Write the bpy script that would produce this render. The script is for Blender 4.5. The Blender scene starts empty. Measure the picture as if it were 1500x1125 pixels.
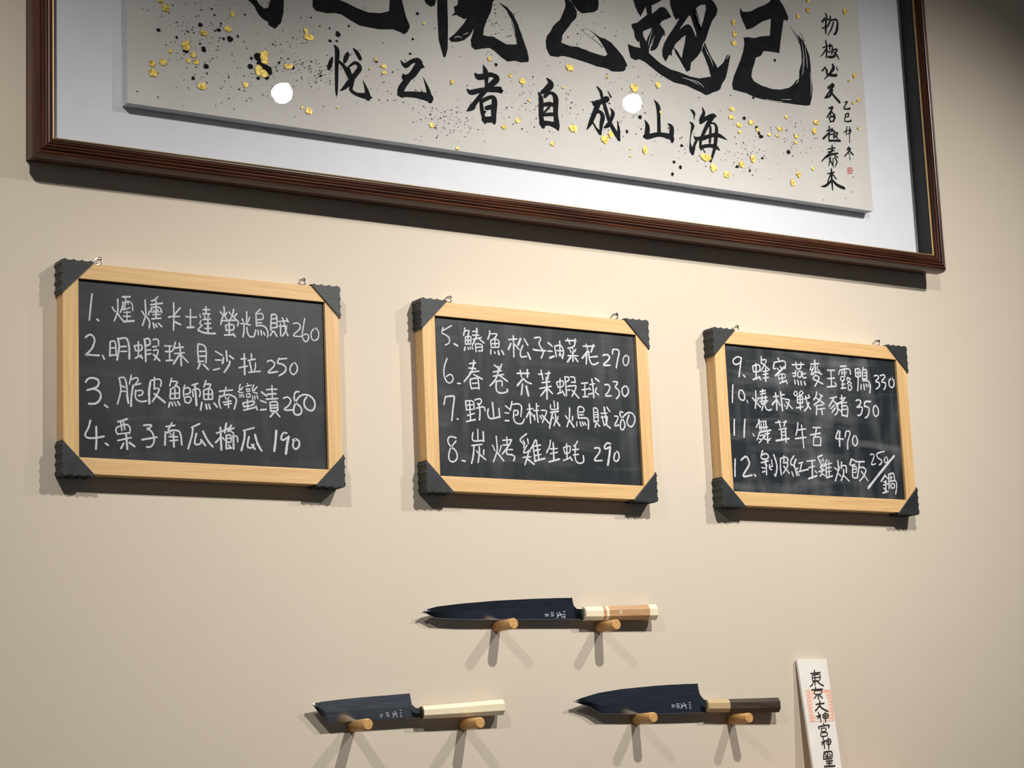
import bpy, math, random
from mathutils import Matrix, Vector
from mathutils.geometry import tessellate_polygon

S = bpy.context.scene
COL = S.collection
# ------------------------------------------------------------------ camera
cam = bpy.data.objects.new('camera', bpy.data.cameras.new('camera'))
COL.objects.link(cam)
cR = Vector((0.83986971, -0.54119767, -0.04152062))
cU = Vector((-0.06541477, -0.17685890, 0.98206000))
cF = Vector((0.53883187, 0.82208638, 0.18394075))
cam.matrix_world = Matrix(((cR.x, cU.x, -cF.x, -1.12434), (cR.y, cU.y, -cF.y, -2.84894), (cR.z, cU.z, -cF.z, 1.50155), (0, 0, 0, 1)))
cam.data.sensor_width = 36.0
cam.data.lens = 3143.003 / 1500 * 36
cam.data.clip_start = 0.05
S.camera = cam
# ------------------------------------------------------------------ world, lights, exposure
W = bpy.data.worlds.new('world'); S.world = W; W.use_nodes = True
W.node_tree.nodes['Background'].inputs[0].default_value = (0.92, 0.93, 1.0, 1)
W.node_tree.nodes['Background'].inputs[1].default_value = 0.125
S.view_settings.view_transform = 'Standard'
S.view_settings.look = 'None'
S.view_settings.gamma = 1.0
S.view_settings.use_curve_mapping = False
S.view_settings.exposure = 0.0
# three track spotlights in front of the wall: position of the lens, aim point, watts
LAMPS = [((-0.62, -1.20, 3.05), (-0.15, 0.0, 1.62), 68.0),
         ((0.91, -1.20, 2.99), (0.86, 0.0, 1.50), 110.0),
         ((1.85, -1.20, 3.10), (1.45, 0.0, 1.60), 84.0)]
for p, a, w in LAMPS:
    wide = 86 if p[0] < 0 else 98
    l = bpy.data.lights.new('spot_beam', 'SPOT'); l.energy = w; l.color = (1.0, 0.965, 0.90)
    l.spot_size = math.radians(wide); l.spot_blend = 1.0; l.shadow_soft_size = 0.021
    o = bpy.data.objects.new('spot_beam', l); COL.objects.link(o)
    d = (Vector(a) - Vector(p)).normalized()
    o.location = Vector(p) + d * 0.004
    o.rotation_euler = d.to_track_quat('-Z', 'Y').to_euler()

# ------------------------------------------------------------------ helpers
def link(o, parent=None):
    COL.objects.link(o)
    if parent: o.parent = parent
    return o
def mesh_obj(name, verts, faces, mat, parent=None, smooth=False):
    m = bpy.data.meshes.new(name); m.from_pydata([tuple(v) for v in verts], [], faces); m.update()
    for x in (mat if isinstance(mat, (list, tuple)) else [mat]): m.materials.append(x)
    if smooth:
        for p in m.polygons: p.use_smooth = True
    return link(bpy.data.objects.new(name, m), parent)
def thing(name, label, cat, loc, group=None):
    o = link(bpy.data.objects.new(name, None)); o.location = loc; o.empty_display_size = 0.02
    o['label'] = label; o['category'] = cat
    if group: o['group'] = group
    return o
def tag(o, label, cat, group=None):
    o['label'] = label; o['category'] = cat
    if group: o['group'] = group
    return o
class MB:
    def __init__(s): s.v = []; s.f = []
    def box(s, x0, x1, y0, y1, z0, z1):
        n = len(s.v)
        s.v += [(x, y, z) for x in (x0, x1) for y in (y0, y1) for z in (z0, z1)]
        s.f += [tuple(n + i for i in q) for q in ((0, 1, 3, 2), (4, 6, 7, 5), (0, 4, 5, 1), (2, 3, 7, 6), (0, 2, 6, 4), (1, 5, 7, 3))]
        return s
    def loft(s, rings, cap=True):
        n = len(s.v); k = len(rings[0])
        for r in rings: s.v += [tuple(p) for p in r]
        for i in range(len(rings) - 1):
            for j in range(k):
                a = n + i * k + j; b = n + i * k + (j + 1) % k
                s.f.append((a, b, b + k, a + k))
        if cap:
            s.f.append(tuple(n + j for j in range(k))[::-1]); s.f.append(tuple(n + (len(rings) - 1) * k + j for j in range(k)))
        return s
    def prism(s, pts, y0, y1):        # outline in x,z extruded along y
        return s.loft([[(x, y0, z) for x, z in pts], [(x, y1, z) for x, z in pts]])
    def tube(s, a, b, r0, r1=None, n=20, bev=0):
        a = Vector(a); b = Vector(b); r1 = r0 if r1 is None else r1
        d = (b - a).normalized(); u = d.orthogonal().normalized(); w = d.cross(u)
        st = [(a, r0), (b, r1)] if not bev else [(a, r0), (b - d * bev, r1), (b - d * bev * .3, r1 - bev * .35), (b, r1 - bev)]
        return s.loft([[c + (u * math.cos(t * 2 * math.pi / n) + w * math.sin(t * 2 * math.pi / n)) * r for t in range(n)] for c, r in st])
    def torus(s, c, R_, r, ax=(0, 1, 0), n=20, m=8):
        c = Vector(c); d = Vector(ax).normalized(); u = d.orthogonal().normalized(); w = d.cross(u); k0 = len(s.v)
        for i in range(n):
            t = i * 2 * math.pi / n; e = u * math.cos(t) + w * math.sin(t)
            for j in range(m):
                q = j * 2 * math.pi / m; s.v.append(tuple(c + e * (R_ + r * math.cos(q)) + d * r * math.sin(q)))
        for i in range(n):
            for j in range(m):
                s.f.append((k0 + i * m + j, k0 + i * m + (j + 1) % m, k0 + ((i + 1) % n) * m + (j + 1) % m, k0 + ((i + 1) % n) * m + j))
        return s
    def build(s, name, mat, parent=None, smooth=False):
        if parent is not None:
            L = parent_loc(parent); s.v = [(x - L[0], y - L[1], z - L[2]) for x, y, z in s.v]
        o = mesh_obj(name, s.v, s.f, mat, parent, smooth)
        m = o.data
        import bmesh
        b = bmesh.new(); b.from_mesh(m); bmesh.ops.recalc_face_normals(b, faces=b.faces); b.to_mesh(m); b.free()
        return o
def parent_loc(p):
    L = Vector((0, 0, 0))
    while p is not None: L += p.location; p = p.parent
    return L
def bevel(o, w, seg=2, ang=40):
    m = o.modifiers.new('bevel', 'BEVEL'); m.width = w; m.segments = seg; m.limit_method = 'ANGLE'; m.angle_limit = math.radians(ang)
    return o

# ------------------------------------------------------------------ materials
def nt(name):
    m = bpy.data.materials.new(name); m.use_nodes = True
    return m, m.node_tree, m.node_tree.nodes['Principled BSDF']
def plain(name, col, rough=0.5, metal=0.0, spec=0.5, coat=0.0):
    m, t, b = nt(name)
    b.inputs['Base Color'].default_value = (*col, 1); b.inputs['Roughness'].default_value = rough
    b.inputs['Metallic'].default_value = metal; b.inputs['Specular IOR Level'].default_value = spec
    b.inputs['Coat Weight'].default_value = coat
    return m
def noisy(name, c1, c2, scale=(1, 1, 1), nscale=8.0, detail=6, rough=0.5, metal=0.0, lo=.35, hi=.65, bump=0.0, bscale=None, spec=0.5, coord='Object', dist=0.0):
    m, t, b = nt(name); N = t.nodes; L = t.links
    tc = N.new('ShaderNodeTexCoord'); mp = N.new('ShaderNodeMapping'); mp.inputs['Scale'].default_value = scale
    L.new(tc.outputs[coord], mp.inputs['Vector'])
    n = N.new('ShaderNodeTexNoise'); n.inputs['Scale'].default_value = nscale; n.inputs['Detail'].default_value = detail; n.inputs['Distortion'].default_value = dist
    L.new(mp.outputs[0], n.inputs['Vector'])
    r = N.new('ShaderNodeValToRGB'); r.color_ramp.elements[0].position = lo; r.color_ramp.elements[1].position = hi
    r.color_ramp.elements[0].color = (*c1, 1); r.color_ramp.elements[1].color = (*c2, 1)
    L.new(n.outputs['Fac'], r.inputs[0]); L.new(r.outputs[0], b.inputs['Base Color'])
    b.inputs['Roughness'].default_value = rough; b.inputs['Metallic'].default_value = metal; b.inputs['Specular IOR Level'].default_value = spec
    if bump:
        n2 = N.new('ShaderNodeTexNoise'); n2.inputs['Scale'].default_value = bscale or nscale; n2.inputs['Detail'].default_value = 5
        L.new(mp.outputs[0], n2.inputs['Vector'])
        bp = N.new('ShaderNodeBump'); bp.inputs['Strength'].default_value = 1.0; bp.inputs['Distance'].default_value = bump
        L.new(n2.outputs['Fac'], bp.inputs['Height']); L.new(bp.outputs[0], b.inputs['Normal'])
    return m
M = {}
M['wall'] = noisy('wall_paint', (0.605, 0.53, 0.435), (0.625, 0.548, 0.45), nscale=1.5, rough=0.85, bump=0.0003, bscale=60, spec=0.25)
M['ceiling'] = noisy('ceiling_paint', (0.30, 0.29, 0.27), (0.33, 0.32, 0.30), nscale=2, rough=0.9)
M['floor'] = noisy('floor_tile', (0.10, 0.09, 0.08), (0.14, 0.125, 0.11), nscale=3, rough=0.5)
M['pine_h'] = noisy('pine_wood_along', (0.60, 0.37, 0.155), (0.70, 0.455, 0.215), scale=(1.2, 30, 34), nscale=7, rough=0.5, dist=.4, bump=.00015)
M['pine_v'] = noisy('pine_wood_upright', (0.60, 0.37, 0.155), (0.70, 0.455, 0.215), scale=(34, 30, 1.2), nscale=7, rough=0.5, dist=.4, bump=.00015)
M['rubber'] = noisy('dark_vinyl', (0.012, 0.015, 0.017), (0.020, 0.024, 0.026), nscale=40, rough=0.5, bump=.0002, bscale=300)
M['chrome'] = plain('chrome', (0.75, 0.75, 0.77), 0.12, 1.0)
M['chalk'] = noisy('chalk', (0.24, 0.24, 0.27), (0.60, 0.60, 0.66), nscale=900, detail=2, rough=0.95, lo=.32, hi=.52, spec=0.1)
M['mahogany_h'] = noisy('mahogany_along', (0.030, 0.010, 0.006), (0.095, 0.030, 0.013), scale=(1, 22, 22), nscale=6, rough=0.36, spec=0.4)
M['mahogany_v'] = noisy('mahogany_upright', (0.030, 0.010, 0.006), (0.095, 0.030, 0.013), scale=(22, 22, 1), nscale=6, rough=0.36, spec=0.4)
M['gilt'] = plain('gilt_lip', (0.50, 0.34, 0.14), 0.4, 0.6)
M['liner'] = plain('black_liner', (0.018, 0.020, 0.024), 0.7)
M['mat'] = noisy('mat_board', (0.73, 0.74, 0.775), (0.75, 0.76, 0.795), nscale=30, rough=0.9)
M['paper'] = noisy('art_paper', (0.59, 0.565, 0.53), (0.64, 0.615, 0.575), nscale=5, rough=0.85)
M['panel_edge'] = plain('panel_edge', (0.62, 0.62, 0.63), 0.8)
M['ink'] = noisy('black_ink', (0.006, 0.007, 0.009), (0.014, 0.015, 0.018), nscale=60, rough=0.8, spec=0.12)
M['fleck'] = noisy('gold_leaf', (0.46, 0.28, 0.02), (0.95, 0.72, 0.13), nscale=220, detail=3, rough=0.45, metal=0.15, lo=.38, hi=.58)
M['seal'] = plain('red_seal_ink', (0.52, 0.13, 0.10), 0.8)
M['stamp'] = plain('pale_red_stamp', (0.80, 0.36, 0.24), 0.8)
M['stamp_wash'] = noisy('stamp_wash', (0.82, 0.56, 0.44), (0.80, 0.68, 0.60), nscale=700, detail=2, rough=0.8, lo=.4, hi=.6)
M['charm_paper'] = noisy('white_paper', (0.74, 0.71, 0.66), (0.80, 0.77, 0.72), nscale=20, rough=0.8)
M['brush'] = plain('brush_ink_brown_black', (0.022, 0.013, 0.012), 0.8)
M['peg'] = noisy('beech_peg', (0.52, 0.27, 0.09), (0.66, 0.38, 0.15), scale=(30, 3, 30), nscale=6, rough=0.45)
M['blade'] = noisy('dark_blade_steel', (0.15, 0.18, 0.235), (0.21, 0.25, 0.32), scale=(3, 1, 30), nscale=9, rough=0.16, metal=1.0)
M['blade_bright'] = noisy('bright_blade_steel', (0.34, 0.37, 0.42), (0.50, 0.54, 0.60), scale=(3, 1, 30), nscale=9, rough=0.2, metal=1.0)
M['bright_edge'] = plain('bright_edge_steel', (0.75, 0.77, 0.8), 0.35, 1.0)
M['etch'] = plain('etched_mark', (0.36, 0.38, 0.44), 0.6)
M['horn'] = plain('ivory_horn', (0.80, 0.70, 0.50), 0.4)
M['magnolia'] = noisy('pale_magnolia_wood', (0.78, 0.67, 0.46), (0.84, 0.74, 0.54), scale=(2, 30, 30), nscale=6, rough=0.5)
M['oak'] = noisy('light_brown_handle_wood', (0.42, 0.24, 0.11), (0.52, 0.31, 0.15), scale=(2, 40, 40), nscale=6, rough=0.45)
M['ebony'] = noisy('dark_handle_wood', (0.030, 0.019, 0.014), (0.075, 0.050, 0.036), scale=(2, 40, 40), nscale=6, rough=0.4)
M['boxwood'] = plain('buff_ferrule', (0.50, 0.36, 0.19), 0.5)
M['black'] = plain('black_metal', (0.02, 0.02, 0.02), 0.4)
def emis(name, col, st):
    m, t, b = nt(name); b.inputs['Base Color'].default_value = (0, 0, 0, 1)
    b.inputs['Emission Color'].default_value = (*col, 1); b.inputs['Emission Strength'].default_value = st
    return m
M['lens'] = emis('lamp_lens', (1, 0.95, 0.88), 60)
# clear glass: transparent body with a fresnel reflection on its outer faces
m, t, b = nt('clear_glass'); N = t.nodes; t.nodes.remove(b)
tr = N.new('ShaderNodeBsdfTransparent'); gl = N.new('ShaderNodeBsdfGlossy'); gl.inputs['Roughness'].default_value = 0.0
fr = N.new('ShaderNodeFresnel'); fr.inputs['IOR'].default_value = 1.5
ge = N.new('ShaderNodeNewGeometry'); su = N.new('ShaderNodeMath'); su.operation = 'SUBTRACT'; su.inputs[0].default_value = 1
mu = N.new('ShaderNodeMath'); mu.operation = 'MULTIPLY'; mx = N.new('ShaderNodeMixShader')
t.links.new(ge.outputs['Backfacing'], su.inputs[1]); t.links.new(fr.outputs[0], mu.inputs[0]); t.links.new(su.outputs[0], mu.inputs[1])
t.links.new(mu.outputs[0], mx.inputs[0]); t.links.new(tr.outputs[0], mx.inputs[1]); t.links.new(gl.outputs[0], mx.inputs[2])
t.links.new(mx.outputs[0], N['Material Output'].inputs['Surface'])
tr.inputs[0].default_value = (0.985, 0.985, 0.99, 1)
M['glass'] = m
def board_mat(seed, smudge_sheen):  # chalk smudges, with the board's sheen painted into their amount
    m, t, b = nt('chalkboard_surface'); N = t.nodes; L = t.links
    tc = N.new('ShaderNodeTexCoord')
    def layer(sc, ns, lo, hi, off):
        mp = N.new('ShaderNodeMapping'); mp.inputs['Scale'].default_value = sc; mp.inputs['Location'].default_value = (off, off * 2.3, seed)
        n = N.new('ShaderNodeTexNoise'); n.inputs['Scale'].default_value = ns; n.inputs['Detail'].default_value = 5; n.inputs['Distortion'].default_value = .6
        r = N.new('ShaderNodeMapRange'); r.inputs[1].default_value = lo; r.inputs[2].default_value = hi
        L.new(tc.outputs['Object'], mp.inputs[0]); L.new(mp.outputs[0], n.inputs['Vector']); L.new(n.outputs['Fac'], r.inputs[0])
        return r.outputs[0]
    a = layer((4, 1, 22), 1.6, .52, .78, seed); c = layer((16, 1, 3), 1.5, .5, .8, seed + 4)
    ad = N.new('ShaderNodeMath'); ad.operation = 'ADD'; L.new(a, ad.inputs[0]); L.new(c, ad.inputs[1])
    ml = N.new('ShaderNodeMath'); ml.operation = 'MULTIPLY'; ml.inputs[1].default_value = smudge_sheen; L.new(ad.outputs[0], ml.inputs[0])
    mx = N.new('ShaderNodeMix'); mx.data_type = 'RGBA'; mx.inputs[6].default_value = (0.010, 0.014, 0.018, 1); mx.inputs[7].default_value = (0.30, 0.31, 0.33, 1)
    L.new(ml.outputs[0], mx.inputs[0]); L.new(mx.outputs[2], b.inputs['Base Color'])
    b.inputs['Roughness'].default_value = 0.42; b.inputs['Specular IOR Level'].default_value = 0.4
    return m

# ------------------------------------------------------------------ writing: strokes in tenths of a millimetre (x, z)
def smooth_path(p, n=5):
    if len(p) < 3: return p
    out = []
    for i in range(len(p) - 1):
        a = p[max(i - 1, 0)]; b = p[i]; c = p[i + 1]; d = p[min(i + 2, len(p) - 1)]
        for k in range(n):
            t = k / n
            out.append(tuple(0.5 * ((2 * b[j]) + (-a[j] + c[j]) * t + (2 * a[j] - 5 * b[j] + 4 * c[j] - d[j]) * t * t + (-a[j] + 3 * b[j] - 3 * c[j] + d[j]) * t ** 3) for j in range(len(b))))
    out.append(p[-1])
    return out
def ribbon(pts, rnd=None):            # pts (x, z, width) -> outline polygon verts + quads
    v = []; f = []; n = len(pts)
    for i, (x, z, w) in enumerate(pts):
        a = pts[max(i - 1, 0)]; b = pts[min(i + 1, n - 1)]
        dx = b[0] - a[0]; dz = b[1] - a[1]; l = math.hypot(dx, dz) or 1e-9; dx /= l; dz /= l
        h = w / 2 * ((.86 + rnd.uniform(-.12, .10)) if rnd else 1)
        v += [(x - dz * h, z + dx * h), (x + dz * h, z - dx * h)]
        if i: f.append((2 * i - 2, 2 * i, 2 * i + 1, 2 * i - 1))
    for e in (0, n - 1):               # round caps
        x, z, w = pts[e]; q = pts[1] if e == 0 else pts[-2]
        dx = x - q[0]; dz = z - q[1]; l = math.hypot(dx, dz) or 1e-9; dx /= l; dz /= l; h = w / 2 * (.84 if rnd else 1); k = len(v)
        v += [(x - dz * h, z + dx * h), (x + (dx * .85 - dz * .5) * h, z + (dz * .85 + dx * .5) * h), (x + dx * h, z + dz * h), (x + (dx * .85 + dz * .5) * h, z + (dz * .85 - dx * .5) * h), (x + dz * h, z - dx * h)]
        f.append((k, k + 1, k + 2, k + 3, k + 4))
    return v, f
def writing(data, place, step=2e-6, seed=1, jitter=True, bold=1.0, smooth=True):
    """place(x, z, lift) -> 3d point"""
    rnd = random.Random(seed); V = []; F = []; k = 0
    for ln in data.strip().split('\n'):
        kind = ln[0]; k += 1; lift = k * step
        if kind == 'S':
            a = ln[1:].split(); w = int(a[0]) * 1e-5; q = [int(v) * 1e-4 for v in a[1:]]
            p = [(q[i], q[i + 1], w) for i in range(0, len(q), 2)]
        else:
            a = ln.split()[1:]
            if kind == 'V':
                p = [(int(a[i]) * 1e-4, int(a[i + 1]) * 1e-4, int(a[i + 2]) * 1e-5) for i in range(0, len(a), 3)]
            else:
                p = [(int(a[i]) * 1e-4, int(a[i + 1]) * 1e-4) for i in range(0, len(a), 2)]
                tri = tessellate_polygon([[Vector((x, z, 0)) for x, z in p]]); n = len(V)
                V += [place(x, z, lift) for x, z in p]; F += [tuple(n + i for i in t_) for t_ in tri]
                continue
        p = [(x, z, w_ * bold) for x, z, w_ in p]
        v, f = ribbon(smooth_path(p) if smooth else p, rnd if jitter else None); n = len(V)
        V += [place(x, z, lift) for x, z in v]; F += [tuple(n + i for i in q_) for q_ in f]
    return V, F
def flat_mesh(name, VF, mat, parent):
    V, F = VF; L = parent_loc(parent)
    V = [(x - L[0], y - L[1], z - L[2]) for x, y, z in V]
    # every face towards the room (-y)
    G = []
    for f in F:
        a, b, c = (Vector(V[i]) for i in f[:3])
        G.append(f if (b - a).cross(c - a).y < 0 else f[::-1])
    return mesh_obj(name, V, G, mat, parent)
CHALK1_1 = """S269 175 22182 158 22055 131 21795
S317 247 21816 272 21798
S271 564 22139 566 21994 547 21908 509 21814
S271 481 22017 497 21982 528 21952
S271 560 21951 591 21887 659 21814
S272 649 22074 630 22011 604 21951
S322 641 22180 755 22192
S223 688 22180 681 22089 667 21991
S272 643 22103 648 21989
S223 662 22099 738 22118 784 22086 796 21989
S223 719 22128 725 22080
S222 674 21997 750 22028
S222 657 21953 755 21964
S223 705 21970 706 21824
S222 647 21894 761 21902
S345 653 21816 811 21839
S275 988 22164 995 22031 996 21946 944 21783
S274 937 21996 971 21944
S274 996 21934 1053 21853 1048 21756
S275 1054 22006 1037 21949
S275 1088 22159 1140 22180 1185 22228
S275 1075 22101 1261 22142
S276 1159 22167 1156 21904
S275 1084 22063 1080 21996
S275 1084 22057 1158 22076 1222 22065 1247 22001
S225 1093 21993 1240 22013
S188 1112 22029 1131 22012
S188 1189 22042 1176 22020
S275 1109 21955 1221 21970
S275 1091 21893 1233 21915
S300 1110 21834 1128 21762
S300 1148 21818 1171 21778
S300 1193 21834 1244 21790
S278 1436 22161 1436 21959 1428 21750
S278 1539 22096 1473 22017 1444 21984
S277 1353 21939 1407 21954 1524 21964
S328 1445 21880 1542 21845
S280 1702 22086 1698 21821
S279 1628 21975 1693 21968 1796 21979
S329 1645 21810 1698 21815 1750 21825
S229 1849 22020 1864 21978
S229 1870 21935 1849 21884 1888 21863 1835 21815 1815 21783
S330 1821 21784 1886 21758 1992 21748 2095 21756
S281 1905 22099 2011 22108
S282 1952 22147 1950 22041
S281 1898 22037 2012 22044
S230 1924 22014 1936 21972
S230 1990 22026 1980 21982
S281 1903 21951 2022 21967
S281 1928 21891 2023 21902
S281 1933 21817 2033 21832
S281 1979 21957 1978 21753
S284 2240 22172 2247 22085 2194 21950
S283 2183 22092 2215 22055
S283 2242 22054 2294 21971
S284 2287 22088 2262 22043
S285 2400 22148 2382 22059 2327 21967
S284 2329 22098 2358 22063
S284 2375 22052 2448 21984
S285 2450 22084 2419 22047
S283 2205 21976 2186 21900
S283 2200 21954 2434 21983 2474 21955 2459 21901
S284 2324 21942 2323 21756
S283 2266 21894 2273 21814
S283 2266 21894 2379 21912 2403 21874 2384 21829
S283 2274 21816 2385 21833
S283 2246 21743 2403 21762
S284 2383 21779 2419 21732
S286 2615 22129 2611 21941
S286 2536 22016 2558 21974
S287 2661 22045 2636 21981
S285 2517 21939 2568 21944 2668 21929
S285 2567 21919 2562 21812 2543 21736
S286 2614 21891 2619 21817 2658 21757 2726 21763 2758 21859
S236 2841 22184 2781 22131 2763 22098
S287 2767 22117 2770 21929
S235 2787 22112 2869 22119 2885 22083 2874 22036 2785 22021
S235 2784 21974 2859 21980
S287 2770 21927 2865 21937 2926 21910 2958 21844 2950 21770
S287 2752 21846 2740 21789
S287 2793 21858 2801 21794
S287 2843 21860 2855 21796
S288 2887 21838 2909 21796
S289 3026 22120 3014 22012 3007 21879
S289 3033 22121 3088 22125 3114 22083 3110 21932
S289 3034 22054 3107 22068
S289 3030 21988 3101 21997
S289 3021 21912 3104 21929
S289 3041 21869 2998 21797
S289 3061 21865 3107 21793
S290 3147 22023 3292 22048
S291 3203 22085 3230 22030 3254 21906 3293 21820
S291 3279 22082 3303 22030
S290 3145 21950 3276 21964
S290 3173 21987 3169 21804
S291 3276 21955 3253 21880 3203 21807
S239 3388 22011 3457 22026 3505 21989 3482 21924 3383 21827 3521 21823
S240 3585 22108 3553 21955 3533 21839 3562 21766 3603 21750 3639 21797 3640 21848 3599 21867 3543 21840
S227 3741 21964 3691 21903 3691 21814 3743 21777 3807 21823 3814 21913 3776 21967 3741 21964"""
CHALK1_2 = """S315 72 21539 134 21583 189 21560 208 21496 176 21398 114 21322 71 21289 139 21288 277 21290
S268 327 21296 355 21242
S269 444 21502 438 21292
S269 444 21502 494 21518 525 21485 538 21306
S269 443 21412 530 21419
S268 448 21305 530 21317
S344 563 21560 581 21429 548 21246
S319 575 21555 689 21572 732 21464 736 21272
S270 606 21443 688 21455
S270 609 21373 697 21383
S272 878 21536 875 21318
S272 814 21471 832 21406
S272 814 21471 915 21490 934 21462 914 21412 832 21402
S271 831 21291 888 21325 932 21305
S272 914 21345 938 21293
S323 973 21580 985 21460 989 21254
S322 967 21577 1031 21596 1058 21562 1049 21507 998 21491
S273 1003 21419 1067 21432
S273 1003 21358 1066 21375
S274 1107 21584 1158 21600 1190 21572 1189 21505
S274 1100 21480 1157 21487
S274 1112 21427 1163 21439 1182 21414 1155 21339 1123 21288
S323 1111 21366 1206 21282
S275 1285 21507 1395 21513
S276 1363 21507 1363 21300
S275 1297 21423 1400 21433
S275 1308 21290 1418 21304
S276 1454 21575 1433 21494 1413 21450
S276 1440 21488 1583 21511
S277 1518 21567 1536 21404 1546 21234
S276 1439 21403 1594 21427
S327 1523 21403 1424 21249
S277 1542 21392 1651 21290
S279 1816 21570 1808 21471 1825 21301
S279 1816 21576 1875 21574 1927 21542 1945 21457 1936 21297
S279 1840 21467 1926 21474
S279 1839 21394 1931 21404
S278 1812 21312 1897 21324
S354 1844 21284 1810 21208
S304 1896 21275 1974 21204
S281 2094 21487 2208 21433
S281 2095 21357 2181 21361
S280 2055 21203 2152 21232
S308 2267 21506 2280 21352
S358 2221 21397 2206 21316
S308 2321 21436 2381 21397
S308 2322 21355 2312 21299 2230 21180
S310 2560 21484 2563 21168
S284 2505 21402 2588 21412
S283 2471 21267 2610 21302
S285 2677 21493 2680 21412
S284 2621 21386 2743 21417
S310 2648 21366 2678 21226
S233 2742 21361 2740 21292 2719 21229
S284 2631 21208 2820 21238
S287 2939 21394 3001 21417 3058 21377 3039 21320 2949 21226 3106 21253
S288 3138 21458 3109 21387 3184 21371 3244 21328 3229 21258 3132 21192
S288 3131 21445 3261 21465
S264 3377 21407 3320 21333 3325 21258 3372 21227 3429 21278 3438 21354 3404 21405 3377 21407"""
CHALK1_3 = """S337 72 20892 112 20942 186 20956 254 20934 266 20875 222 20819 93 20775
S338 197 20799 271 20769 298 20705 270 20632 208 20587 116 20581
S338 356 20576 399 20546
S269 577 20985 601 20856 594 20760 549 20602
S269 596 20989 658 20991 689 20897 700 20767 715 20624
S318 694 20742 715 20624
S269 620 20869 663 20854
S268 613 20791 694 20796
S270 765 21040 733 20906
S270 759 20974 847 21006 866 20963 821 20908
S270 783 20886 909 20924
S343 789 20880 762 20723 755 20585
S270 826 20811 927 20823 927 20763 870 20747
S270 826 20817 825 20715 869 20670 932 20662 995 20677
S395 1055 20952 1035 20812 1039 20638
S272 1062 20976 1183 21009 1225 20975 1214 20902
S273 1120 21028 1118 20866
S272 1111 20859 1188 20870 1168 20797 1084 20671
S346 1117 20787 1281 20671
S275 1389 21035 1375 20979 1358 20920
S274 1388 20990 1478 20986 1445 20929
S274 1373 20864 1359 20748
S274 1367 20870 1458 20918 1509 20891 1507 20752
S274 1379 20804 1502 20824
S274 1365 20731 1507 20746
S274 1438 20880 1440 20741
S323 1358 20676 1338 20608
S274 1388 20678 1400 20630
S274 1426 20686 1454 20634
S312 1480 20696 1512 20649
S276 1594 20945 1573 20835 1599 20691
S276 1593 20897 1652 20913 1683 20872 1663 20828 1605 20812
S275 1604 20764 1662 20780 1694 20745 1661 20689 1607 20691
S277 1711 20953 1802 20986
S276 1716 20862 1727 20784
S277 1723 20887 1807 20905 1839 20852 1825 20790
S378 1756 20968 1777 20659
S278 1934 21035 1913 20979 1897 20941
S278 1926 20980 2005 20985 1971 20915
S278 1892 20880 1896 20758
S278 1892 20886 1978 20922 2029 20888 2034 20767
S278 1900 20831 2029 20840
S278 1903 20752 2027 20766
S278 1971 20909 1968 20762
S327 1863 20707 1841 20596
S353 1928 20681 1940 20614
S354 1973 20683 1992 20618
S355 2059 20707 2104 20655
S281 2257 20959 2213 20833
S280 2145 20890 2360 20925
S280 2153 20823 2138 20724 2163 20640
S305 2160 20811 2293 20850 2398 20814 2417 20754 2381 20641
S229 2239 20810 2254 20780
S230 2298 20814 2278 20782
S280 2204 20728 2331 20758
S280 2223 20693 2336 20722
S280 2285 20776 2289 20654
S231 2489 21017 2467 20954 2507 20938
S231 2528 20976 2453 20904 2526 20896
S231 2472 20862 2478 20825
S231 2499 20863 2505 20833
S231 2526 20871 2538 20829
S232 2575 20992 2669 21017
S232 2603 21037 2615 21007
S232 2581 20949 2641 20959
S232 2587 20918 2647 20929
S231 2586 20881 2592 20832 2639 20842 2640 20885 2586 20878
S232 2710 21025 2681 20949 2722 20943
S233 2763 20998 2694 20919 2764 20901
S232 2682 20850 2689 20801
S232 2720 20859 2725 20810
S232 2754 20867 2773 20819
S282 2523 20729 2542 20681
S282 2523 20736 2691 20777 2704 20741 2649 20706 2549 20688
S283 2598 20790 2601 20648
S282 2534 20632 2736 20687
S284 2737 20706 2756 20651
S337 2832 20922 2916 20871
S310 2815 20793 2900 20769
S336 2809 20652 2901 20666
S286 2918 20965 3085 20984
S286 3007 21033 3010 20834
S285 2930 20897 3073 20913
S285 2908 20819 3101 20843
S285 2968 20775 2978 20640
S285 2968 20775 3083 20789 3094 20659
S285 2987 20729 3082 20743
S285 2989 20690 3088 20702
S285 2978 20642 3094 20657
S337 3039 20637 2969 20559
S286 3066 20633 3126 20568
S287 3194 20852 3263 20875 3316 20828 3287 20758 3203 20678 3347 20684
S316 3458 20969 3402 20959 3373 20888 3398 20802 3479 20732 3491 20658 3434 20611 3366 20638 3369 20725 3427 20854 3511 20922 3622 20923 3704 20859 3722 20772 3685 20701 3616 20696 3548 20749 3544 20836 3587 20895"""
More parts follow.
